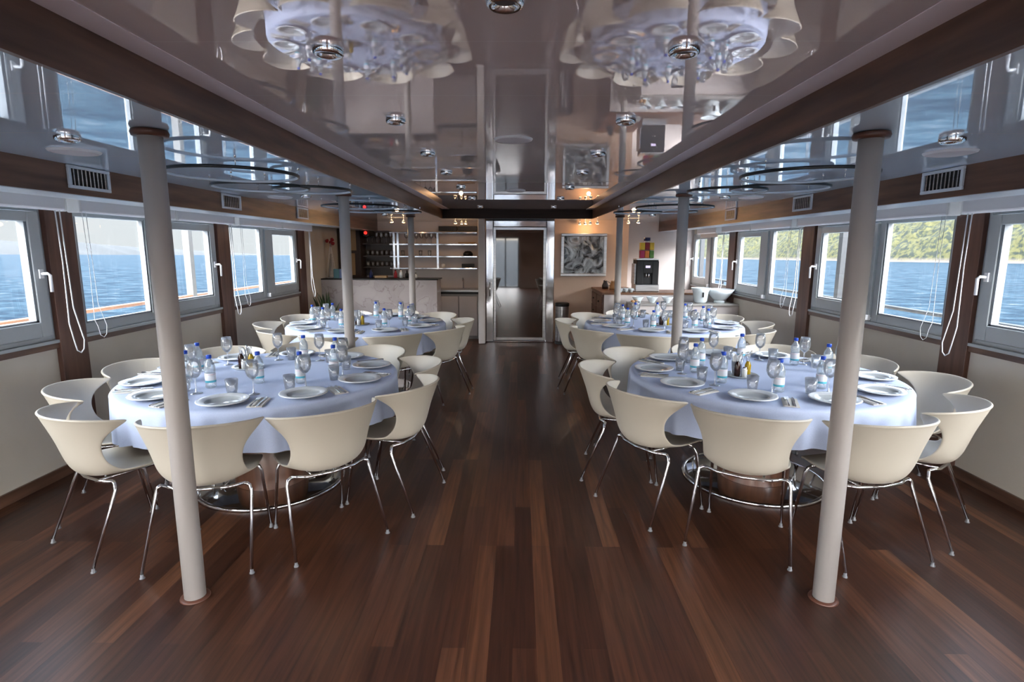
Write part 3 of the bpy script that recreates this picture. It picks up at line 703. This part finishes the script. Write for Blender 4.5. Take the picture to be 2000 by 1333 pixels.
        place(knife,(x+dx,y+dy,z+.0085),nr,'steel knife on napkin on %s, %s'%(name,w),'knife','table knives')
        place(fork,(x-dx,y-dy,z+.0105),nr,'steel fork on napkin on %s, %s'%(name,w),'fork','table forks')
        x,y=free(*P(r-.345,.09+rg.uniform(-.02,.02)),.039); place(wine,(x,y,z),rg.uniform(0,6),'stemmed wine glass on %s, %s'%(name,w),'wine glass','wine glasses')
        x,y=free(*P(r-.335,-.015),.037); place(tumb,(x,y,z),rg.uniform(0,6),'clear water glass on %s, %s'%(name,w),'water glass','water glasses')
    for (bx_,by_) in bottles:
        a=math.atan2(by_-cy,bx_-cx); w=where(a); base='blue capped water bottle on %s, %s'%(name,w)
        dd=math.hypot(bx_-cx,by_-cy)
        if base in seen: base+=', %s'%('farther from the edge' if dd<seen[base] else 'nearer the edge')
        seen[base]=dd
        place(bott,(bx_,by_,HT+.0005),rg.uniform(0,6),base,'bottle','small water bottles with blue caps')
    x,y=cond; z=HT+.0005
    place(tray,(x,y,z),.3,'round condiment dish at the middle of the %s'%name,'tray','condiment dishes')
    place(oil,(x+.035,y-.018,z+.0045),0,'olive oil cruet in the condiment dish of the %s'%name,'bottle','oil cruets')
    place(vin,(x-.035,y-.02,z+.0045),0,'dark vinegar cruet in the condiment dish of the %s'%name,'bottle','vinegar cruets')
    place(shk,(x+.0,y-.055,z+.0045),0,'white salt shaker in the condiment dish of the %s'%name,'shaker','salt shakers')
    place(hold,(x-.02,y+.045,z+.0045),.4,'glass of curled paper napkins in the condiment dish of the %s'%name,'napkin holder','napkin glasses')
T1=(-1.702,3.64,.862); T2=(1.655,3.765,.875); T3=(-1.722,6.27,.875); T4=(1.65,6.40,.88)
table(*T1,'near left table',1,R(-85),R(36),11,[(-2.11,3.43),(-2.20,3.72),(-1.88,3.29),(-1.64,3.41),(-1.61,4.08),(-1.38,3.42),(-1.34,3.98),(-1.25,3.67)],(-1.93,3.86),0)
table(*T2,'near right table',-1,R(-152),R(36),12,[(1.22,3.81),(1.34,4.05),(1.30,3.50),(1.72,4.27),(1.56,3.28),(2.04,4.08),(2.14,3.82),(1.86,3.37)],(1.50,3.70),0)
table(*T3,'far left table',1,R(-97),R(36),13,[(-2.37,6.28),(-2.15,6.04),(-2.25,6.53),(-1.90,5.89),(-1.73,6.68),(-1.46,5.97),(-1.42,6.63),(-1.24,6.21),(-1.25,6.49)],(-1.77,6.12),1)
table(*T4,'far right table',-1,R(-149),R(36),14,[(1.21,6.52),(1.20,6.16),(1.40,6.72),(1.42,5.89),(1.68,6.79),(1.98,6.66),(1.89,5.98),(2.10,6.37),(2.07,6.10)],(1.62,6.22),1)

# ------------------------------------------------------------------ bar on the left
r=empty('marble_bar',(0,9.0,0)); tag(r,'grey veined marble bar counter at the far left end','bar counter')
bm=BM(); box(bm,XL+.002,-1.333,0,.06,0,1.085); box(bm,-1.39,-1.333,.06,.45,0,1.085); obj('marble_front',bm,'marble',r)
bm=BM(); box(bm,XL+.002,-1.31,-.015,.47,1.085,1.105); obj('black_top',bm,'black',r,bevel=.003)
r=empty('sink_counter',(-1.0,9.75,0)); tag(r,'low stainless sink counter right of the marble bar','counter')
bm=BM(); box(bm,-.70,.29,.05,.54,.0,.80); obj('cupboard_body',bm,'greytop',r)
for k in range(2):
    bm=BM(); box(bm,-.40+k*.34,-.08+k*.34,.03,.05,.06,.76); d=obj('cupboard_door',bm,'greywall',r,bevel=.004)
bm=BM(); box(bm,-.72,.29,0,.54,.84,.875); obj('steel_top',bm,'steel',r,bevel=.004)
bm=BM(); box(bm,-.70,.29,.02,.52,.80,.84); obj('dark_recess',bm,'black',r)
bm=BM(); tube(bm,[(-.02,.42,.875),(-.02,.42,1.02),(-.02,.38,1.06),(-.02,.30,1.06),(-.02,.28,1.02)],.012,8); obj('tap',bm,'chrome',r)
# shelves
r=empty('wall_shelf_unit',(0,10.05,0)); tag(r,'chrome wall shelving with glass racks behind the bar','shelf')
for z in (1.865,1.66,1.445,1.235):
    bm=BM(); box(bm,-2.32,-.76,0,.24,z-.012,z+.012); obj('shelf_board',bm,'chrome',r,bevel=.003)
for x in (-2.24,-2.17,-1.46):
    bm=BM(); box(bm,x-.02,x+.02,-.01,.02,1.22,1.87); obj('upright',bm,'chrome',r,bevel=.003)
bm=BM(); 
r2=empty('dark_glass_cabinet',(-2.55,10.05,0)); tag(r2,'dark open glass cabinet left of the chrome shelves','cabinet')
bm=BM(); box(bm,-.27,.22,.215,.235,1.10,1.90); obj('back_panel',bm,'brown',r2)
for z in (1.885,1.665,1.45,1.25):
    bm=BM(); box(bm,-.27,.22,0,.215,z-.012,z+.012); obj('shelf_board',bm,'brown',r2)
g=make_wine()
def glass_row(y,z,xs,upside,text,grp,proto):
    for i,x in enumerate(xs):
        o=place(proto,(x,y,z),0,'%s, %s'%(text,('leftmost','second from left','third from left','fourth from left','fifth from left','sixth from left','seventh from left','eighth from left')[i]),'glass',grp)
tumb2=make_tumbler(); tumb2.name='shelf_glass'
rows=[(10.15,1.678,[-2.74+.085*k for k in range(6)],'stemmed glass on the top shelf of the dark cabinet',g),
      (10.15,1.463,[-2.74+.085*k for k in range(6)],'tumbler on the second shelf of the dark cabinet',tumb2),
      (10.15,1.263,[-2.74+.085*k for k in range(6)],'tumbler on the bottom shelf of the dark cabinet',tumb2),
      (10.13,1.673,[-2.03+.09*k for k in range(7)],'stemmed glass on the top row of the chrome shelves',g),
      (10.13,1.458,[-2.10+.16*k for k in range(4)],'glass on the middle row of the chrome shelves',tumb2)]
for y,z,xs,t,p in rows: glass_row(y,z,xs,False,t,t+'s',p)
r=empty('wine_cabinet',(-3.0,9.9,0)); tag(r,'tall dark cabinet with amber front in the far left corner behind the bar','cabinet')
bm=BM(); box(bm,-.19,.20,0,.38,0,1.98); obj('body',bm,'brown',r,bevel=.004)
bm=BM(); box(bm,-.15,.13,-.02,0,1.55,1.93); obj('tan_panel',bm,'tan',r,bevel=.003)
bm=BM(); box(bm,-.15,.10,-.02,0,1.12,1.50); obj('amber_panel',bm,'tan',r,bevel=.003)
r=empty('alarm_box',(-2.64,9.70,1.80)); tag(r,'small black wall box with a glowing red lamp above the bar','alarm')
bm=BM(); box(bm,-.05,.05,0,.60,0,.19); obj('case',bm,'black',r); bm=BM(); bmesh.ops.create_uvsphere(bm,u_segments=16,v_segments=8,radius=.028); obj('red_lamp',bm,'redlight',r,loc=(.0,-.02,.05))
r=empty('black_wall_panel',(-1.1,10.2,0)); tag(r,'long dark glass wall box above the chrome shelves','cabinet')
bm=BM(); box(bm,-.36,-.03,0,.1,1.90,1.985); obj('door',bm,'black',r,bevel=.003); bm=BM(); box(bm,-.01,.33,0,.1,1.90,1.985); obj('door',bm,'black',r,bevel=.003)
def simple(name,bm,mat,label,cat,group=None,bevel=0,loc=None):
    o=obj(name,bm,mat,bevel=bevel,loc=loc); return tag(o,label,cat,group)
# shelf items
bm=BM(); lathe(bm,[(0,.09),(.05,.085),(.085,.05),(.09,0),(0,0)],n=20); simple('black_hat',bm,'black','rounded black cover on the third chrome shelf','cover',loc=(-.93,10.15,1.458))
bm=BM(); box(bm,-.11,.11,-.06,.06,0,.07); simple('black_box',bm,'black','flat black box on the lowest chrome shelf','box',bevel=.004,loc=(-.93,10.15,1.248))
bm=BM(); box(bm,-.15,.15,-.05,.05,0,.03); simple('tan_tray',bm,'tan','tan tray on the second chrome shelf','tray',bevel=.004,loc=(-.95,10.15,1.673))
bm=BM(); lathe(bm,[(0,0),(.03,0),(.035,.05),(.02,.07),(0,.07)],n=16); simple('white_jar',bm,'salt','small white jar on the lowest chrome shelf','jar',loc=(-1.38,10.15,1.248))
# bar top items
zt=1.1055
r=empty('wire_vase',(-3.10,9.22,zt)); tag(r,'slim pyramid vase with dark red flowers on the left end of the bar','vase')
bm=BM(); 
for k in range(4):
    a=PI/4+k*PI/2; tube(bm,[(.085*math.cos(a),.085*math.sin(a),0),(.006*math.cos(a),.006*math.sin(a),.56)],.004,6)
    b2=a+PI/2; tube(bm,[(.085*math.cos(a),.085*math.sin(a),.004),(.085*math.cos(b2),.085*math.sin(b2),.004)],.004,6)
obj('wire_frame',bm,'white',r)
bm=BM(); lathe(bm,[(0,0),(.055,0),(.06,.02),(.012,.38),(0,.40)],n=4); obj('inner_cone',bm,'glass',r)
for k,(x,y,z) in enumerate(((-.05,0,.60),(.03,.01,.62),(.05,-.02,.56),(.0,.02,.58))):
    bm=BM(); bmesh.ops.create_icosphere(bm,subdivisions=2,radius=.03)
    for v in bm.verts: v.co*=1+.35*noise.noise(v.co*60+Vector((k,0,0)))
    tube(bm,[(-x*.8,-y,(.5-z)),(0,0,0)],.002,5); obj('flower',bm,'red',r,loc=(x,y,z))
bm=BM(); box(bm,-.045,.045,-.02,.02,0,.15); simple('teal_book',bm,'teal','teal card standing on the bar beside the vase','book',bevel=.002,loc=(-2.985,9.12,zt))
bm=BM(); box(bm,-.035,.035,-.02,.02,0,.15); simple('blue_book',bm,'blue','blue card standing on the bar right of the teal one','book',bevel=.002,loc=(-2.90,9.12,zt))
bm=BM(); box(bm,-.10,.10,-.06,.06,0,.035); simple('wooden_box',bm,'tan','low tan wooden box on the bar','box',bevel=.004,loc=(-2.30,9.3,zt))
for i,(x,m_,h,t) in enumerate(((-2.47,'navy',.13,'dark blue bottle'),(-2.06,'red',.12,'red bottle'),(-1.97,'silverrim',.13,'grey bottle'),(-1.87,'black',.11,'black bottle'),(-1.80,'bread',.10,'copper coloured bottle'),(-1.73,'salt',.07,'small white bottle'))):
    r=empty('bar_bottle',(x,9.3,zt)); tag(r,'%s standing on the marble bar top'%t,'bottle','bottles and jars on the bar')
    bm=BM(); lathe(bm,[(0,0),(.03,0),(.03,h*.6),(.013,h*.8),(.012,h)],n=14,cap1=True); obj('body',bm,m_,r)
    bm=BM(); cyl(bm,0,0,h,h+.015,.014,12); obj('stopper',bm,'black',r)
# snake plant
r=empty('potted_snake_plant',(-2.98,8.55,0)); tag(r,'snake plant with upright dark leaves in a floor pot before the bar','plant')
bm=BM(); lathe(bm,[(0,0),(.11,0),(.14,.42),(.13,.42),(.125,.38),(0,.38)],n=24); obj('pot',bm,'column',r)
bm=BM(); rg=random.Random(3)
for k in range(22):
    a=rg.uniform(0,6.28); rr=rg.uniform(0,.09); h=rg.uniform(.34,.56); w=rg.uniform(.016,.026); lean=rg.uniform(.02,.13); tw=rg.uniform(0,6.28)
    bx_,by_=rr*math.cos(a),rr*math.sin(a); prev=None
    for j in range(8):
        t=j/7; cx_=bx_+lean*t*t*math.cos(a); cy_=by_+lean*t*t*math.sin(a); ww=w*(1-.15*t)*(1-t**5)+.0006
        u=tw+t*.6; c=[bm.verts.new((cx_+s2*ww*math.cos(u)-o2*math.sin(u),cy_+s2*ww*math.sin(u)+o2*math.cos(u),.37+h*t)) for s2,o2 in ((-1,0),(0,.004),(1,0),(0,-.004))]
        if prev:
            for q in range(4): bm.faces.new([prev[q],prev[(q+1)%4],c[(q+1)%4],c[q]]).smooth=True
        prev=c
    bm.faces.new(prev)
o=obj('leaves',bm,'leaf',r); o['kind']='stuff'

# ------------------------------------------------------------------ right side furniture
r=empty('framed_picture',(1.085,YD-.03,1.49)); tag(r,'square picture in a silver frame with silvery swirled relief, on the peach wall','picture')
bm=BM(); w,h=.385,.36
for a,b,c,d in ((-w,w,h-.05,h),(-w,w,-h,-h+.05),(-w,-w+.05,-h+.05,h-.05),(w-.05,w,-h+.05,h-.05)): box(bm,a,b,-.02,.028,c,d)
obj('frame',bm,'steel',r,bevel=.008)
m,nt,b=new_mat('silver_relief'); N=nt.nodes; L=nt.links; tc=N.new('ShaderNodeTexCoord'); wv=N.new('ShaderNodeTexNoise'); wv.inputs['Scale'].default_value=3.2; wv.inputs['Detail'].default_value=3; wv.inputs['Distortion'].default_value=3
L.new(tc.outputs['Object'],wv.inputs['Vector']); cr=N.new('ShaderNodeValToRGB'); e=cr.color_ramp.elements; e[0].position=.4; e[0].color=(.05,.055,.06,1); e[1].position=.68; e[1].color=(.42,.46,.48,1)
L.new(wv.outputs['Fac'],cr.inputs[0]); L.new(cr.outputs[0],b.inputs['Base Color']); b.inputs['Metallic'].default_value=.7; b.inputs['Roughness'].default_value=.25
bp=N.new('ShaderNodeBump'); bp.inputs['Strength'].default_value=.6; bp.inputs['Distance'].default_value=.05; L.new(wv.outputs['Fac'],bp.inputs['Height']); L.new(bp.outputs[0],b.inputs['Normal'])
bm=BM(); box(bm,-w+.05,w-.05,-.004,.02,-h+.05,h-.05); obj('relief_panel',bm,m,r)
r=empty('waste_bin',(.72,9.36,0)); tag(r,'slim brushed steel waste bin with black lid right of the door','bin')
bm=BM(); lathe(bm,[(.108,.05),(.110,.055),(.112,.64)],n=32); obj('body',bm,'steel',r)
bm=BM(); lathe(bm,[(.113,.64),(.118,.645),(.118,.69),(.10,.70),(0,.70)],n=32); obj('lid',bm,'black',r)
bm=BM(); lathe(bm,[(.118,0),(.118,.05),(.10,.05)],n=32); obj('base',bm,'black',r)
r=empty('coffee_counter',(1.25,8.36,0)); tag(r,'coffee counter with dark wood drawer end and pale front','cabinet')
bm=BM(); box(bm,.02,XR-1.26,0,.02,0,.92); obj('pale_front',bm,'greywall',r)
bm=BM(); box(bm,0,.58,.02,1.23,0,.92); box(bm,.58,XR-1.26,.02,.62,0,.92); obj('carcass',bm,'walnutz',r)
for k in range(4):
    for j in range(2):
        bm=BM(); box(bm,-.012,0,.04+j*.60,.60+j*.60,.10+k*.20,.28+k*.20); d=obj('drawer',bm,'walnutz',r,bevel=.003)
        bm=BM(); cyl(bm,0,0,0,.02,.012,10); kn=obj('knob',bm,'black',d); kn.rotation_euler=(0,-PI/2,0); kn.location=(-.012,.32+j*.60,.19+k*.20)
bm=BM(); box(bm,-.02,.60,-.02,1.23,.92,.95); box(bm,.60,XR-1.26,-.02,.64,.92,.95); obj('worktop',bm,'teak',r,bevel=.004)
r=empty('buffet_counter',(1.62,7.93,0)); tag(r,'low grey topped buffet counter holding white bowls at the far right','counter')
bm=BM(); box(bm,0,XR-1.625,.02,.39,0,.795); obj('body',bm,'greywall',r)
bm=BM(); box(bm,.40,.56,.01,.02,.58,.70); obj('dark_opening',bm,'black',r)
bm=BM(); box(bm,-.02,XR-1.625,0,.40,.795,.825); obj('worktop',bm,'greytop',r,bevel=.004)
zc=.951
r=empty('coffee_machine',(1.945,8.55,zc)); tag(r,'black coffee machine with silver drip tray on the counter','coffee machine')
bm=BM(); box(bm,-.18,.18,-.02,.30,.0,.11); obj('tray_base',bm,'steel',r,bevel=.01)
bm=BM(); box(bm,-.165,.165,.02,.30,.11,.48); box(bm,-.165,-.07,-.01,.02,.11,.46); box(bm,.07,.165,-.01,.02,.11,.46); box(bm,-.07,.07,-.01,.02,.28,.46); obj('body',bm,'black',r,bevel=.006)
bm=BM(); box(bm,-.035,.035,-.014,-.01,.36,.395); obj('display',bm,pmat('display',(.3,.25,.4),.3,emit=(.75,.65,.95),es=.8),r)
bm=BM(); cyl(bm,-.02,-.0,.22,.28,.01,10); cyl(bm,.02,0,.22,.28,.01,10); obj('spout',bm,'chrome',r)
bm=BM(); box(bm,-.19,-.165,.05,.28,.11,.42); obj('side_grip',bm,'steel',r,bevel=.004)
bm=BM(); box(bm,-.17,.17,.01,.30,.48,.495); obj('top_plate',bm,'silverrim',r)
r=empty('capsule_dispenser',(1.95,8.70,zc+.495)); tag(r,'colourful dispenser with dark blue lid on top of the coffee machine','dispenser')
bm=BM(); box(bm,-.105,.105,-.05,.06,0,.01); box(bm,-.105,.105,.04,.06,.01,.25); obj('stand',bm,'plastic',r)
for k,(mm) in enumerate(('magenta','orange','green','yellow','red','yellow')):
    bm=BM(); x=-.07+(k%3)*.07; z=.012+(k//3)*.12; box(bm,x-.033,x+.033,-.05,.04,z,z+.112); obj('pack',bm,mm,r,bevel=.006)
bm=BM(); cyl(bm,0,0,.25,.27,.03,18); obj('neck',bm,'white',r); bm=BM(); cyl(bm,0,0,.27,.32,.05,20); obj('lid',bm,'navy',r)
# coffee counter items
for i,(x,y,t) in enumerate(((1.40,9.15,'left'),(1.50,9.0,'right'))):
    r=empty('coffee_pot',(x,y,zc)); tag(r,'small copper brown coffee pot on the counter, %s one'%t,'pot','coffee pots')
    bm=BM(); lathe(bm,[(0,0),(.05,0),(.055,.05),(.03,.11),(.034,.13)],n=18,cap1=True); obj('body',bm,'bread' if i else 'brown',r)
    bm=BM(); lathe(bm,[(0,.15),(.008,.148),(.01,.14),(.034,.131)],n=14); obj('lid',bm,'chrome',r)
    bm=BM(); tube(bm,[(.05,0,.04),(.085,0,.06),(.08,0,.1),(.035,0,.115)],.005,6); obj('handle',bm,'black',r)
r=empty('cream_canister',(1.545,8.75,zc)); tag(r,'cream canister on the coffee counter','canister'); bm=BM(); cyl(bm,0,0,0,.115,.038,20); obj('body',bm,'shell',r); bm=BM(); cyl(bm,0,0,.115,.13,.04,20); obj('lid',bm,'brown',r)
cup=empty('coffee_cup'); bm=BM(); lathe(bm,[(0,0),(.022,0),(.036,.05),(.038,.058),(.035,.056),(.02,.005),(0,.005)],n=16); obj('bowl',bm,'bowl',cup); bm=BM(); tube(bm,[(.034,0,.045),(.052,0,.04),(.05,0,.02),(.028,0,.018)],.004,6); obj('handle',bm,'bowl',cup)
k=0
for x in (1.52,1.60,1.68):
    for y,t in ((8.42,'front'),(8.51,'back')):
        place(cup,(x,y,zc),0,'white coffee cup on the counter, %s row, %s'%(t,('left','middle','right')[int(round((x-1.52)/.08))]),'cup','white coffee cups'); 
zb=.826
bw=empty('small_white_bowl'); bm=BM(); lathe(bm,[(0,0),(.035,0),(.038,.01),(.07,.055),(.085,.085),(.08,.083),(.065,.053),(.03,.012),(0,.012)],n=24); obj('bowl',bm,'bowl',bw); bm=BM(); lathe(bm,[(.035,-.0),(.038,.004),(.034,.012)],n=24); obj('foot',bm,'bowl',bw)
for x,t in ((1.72,'left'),(1.93,'middle'),(2.15,'right')): place(bw,(x,8.12,zb),0,'small flared white bowl on the buffet, %s one of three'%t,'bowl','small white bowls')
r=empty('large_white_jug',(2.62,8.10,zb)); tag(r,'large white jug with black mark on the buffet','jug'); bm=BM(); lathe(bm,[(0,0),(.07,0),(.095,.03),(.11,.16),(.14,.22),(.135,.22),(.10,.16),(.085,.03),(0,.02)],n=28); obj('body',bm,'bowl',r)
bm=BM(); box(bm,-.012,.012,-.118,-.106,.09,.16); obj('black_mark',bm,'black',r)
r=empty('large_white_bowl',(2.90,8.12,zb)); tag(r,'large wide white footed bowl on the buffet by the window','bowl'); bm=BM(); lathe(bm,[(.075,.045),(.10,.06),(.16,.13),(.205,.20),(.20,.20),(.15,.13),(.09,.07),(0,.06)],n=32); obj('bowl',bm,'bowl',r); bm=BM(); lathe(bm,[(0,0),(.08,0),(.07,.045),(0,.05)],n=28); obj('foot',bm,'bowl',r)
r=empty('serving_plate',(1.66,8.02,zb)); tag(r,'plate of bread rolls at the left end of the buffet','plate')
bm=BM(); lathe(bm,[(0,0),(.06,0),(.085,.012),(0,.006)],n=24); obj('dish',bm,'bowl',r)
for i in range(4):
    bm=BM(); bmesh.ops.create_uvsphere(bm,u_segments=12,v_segments=8,radius=.025); 
    for v in bm.verts: v.co.z*=.7
    tag(obj('bread_roll',bm,'bread',loc=(1.63+.05*(i%2),8.00+.045*(i//2),zb+.025)),'golden bread roll on the plate at the left end of the buffet','bread roll','bread rolls')

# ------------------------------------------------------------------ light
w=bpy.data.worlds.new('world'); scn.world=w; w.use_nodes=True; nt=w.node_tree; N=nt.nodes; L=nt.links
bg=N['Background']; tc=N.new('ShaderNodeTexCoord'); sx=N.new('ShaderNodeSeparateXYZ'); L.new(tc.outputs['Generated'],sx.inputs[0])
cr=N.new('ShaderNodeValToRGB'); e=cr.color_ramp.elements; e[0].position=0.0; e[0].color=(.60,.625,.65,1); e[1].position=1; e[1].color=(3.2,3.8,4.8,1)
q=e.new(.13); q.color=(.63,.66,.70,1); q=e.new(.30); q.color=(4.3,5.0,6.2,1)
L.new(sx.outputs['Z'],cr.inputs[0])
# sky strength raised and warmed astern, added to light the room from behind
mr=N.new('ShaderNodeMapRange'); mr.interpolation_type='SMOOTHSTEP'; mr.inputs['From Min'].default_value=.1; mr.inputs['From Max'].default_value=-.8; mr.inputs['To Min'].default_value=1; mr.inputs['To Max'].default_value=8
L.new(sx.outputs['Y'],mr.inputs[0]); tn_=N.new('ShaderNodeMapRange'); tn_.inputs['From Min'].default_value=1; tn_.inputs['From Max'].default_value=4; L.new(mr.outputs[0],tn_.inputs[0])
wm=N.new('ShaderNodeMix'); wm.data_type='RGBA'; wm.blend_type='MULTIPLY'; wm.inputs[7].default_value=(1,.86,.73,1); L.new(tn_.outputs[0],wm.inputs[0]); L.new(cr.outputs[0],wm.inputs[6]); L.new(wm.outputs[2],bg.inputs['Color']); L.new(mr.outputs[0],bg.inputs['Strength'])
sl=bpy.data.lights.new('sun','SUN'); sl.energy=2.2; sl.angle=.02; sl.color=(1,.93,.82); so=bpy.data.objects.new('sun',sl); COL.objects.link(so)
so.rotation_euler=Vector((-.10,-.42,-.9)).to_track_quat('-Z','Y').to_euler()
for x,y,z in lights[:0]:
    l=bpy.data.lights.new('downlight_lamp','SPOT'); l.energy=26 if z>2.15 else 30; l.color=(1,.86,.72); l.spot_size=R(150); l.spot_blend=.8; l.shadow_soft_size=.04
    o=bpy.data.objects.new('downlight_lamp',l); COL.objects.link(o); o.location=(x,y,z)

# ------------------------------------------------------------------ camera
cam=bpy.data.cameras.new('camera'); co=bpy.data.objects.new('camera',cam); COL.objects.link(co); scn.camera=co
f=1089.; cam.sensor_width=36; cam.lens=36*f/2000; cam.clip_start=.05; cam.clip_end=40000
vpv=Vector((15,181.5,-f)).normalized(); dn=Vector((-23,-6539,-f)).normalized(); up=-dn; up=(up-vpv*up.dot(vpv)).normalized(); rt=vpv.cross(up)
rot=Matrix((rt,vpv,up))        # world <- camera
co.matrix_world=Matrix.Translation((0,0,1.6))@rot.to_4x4()
scn.view_settings.view_transform='Standard'; scn.view_settings.look='None'; scn.view_settings.gamma=1; scn.view_settings.exposure=.5
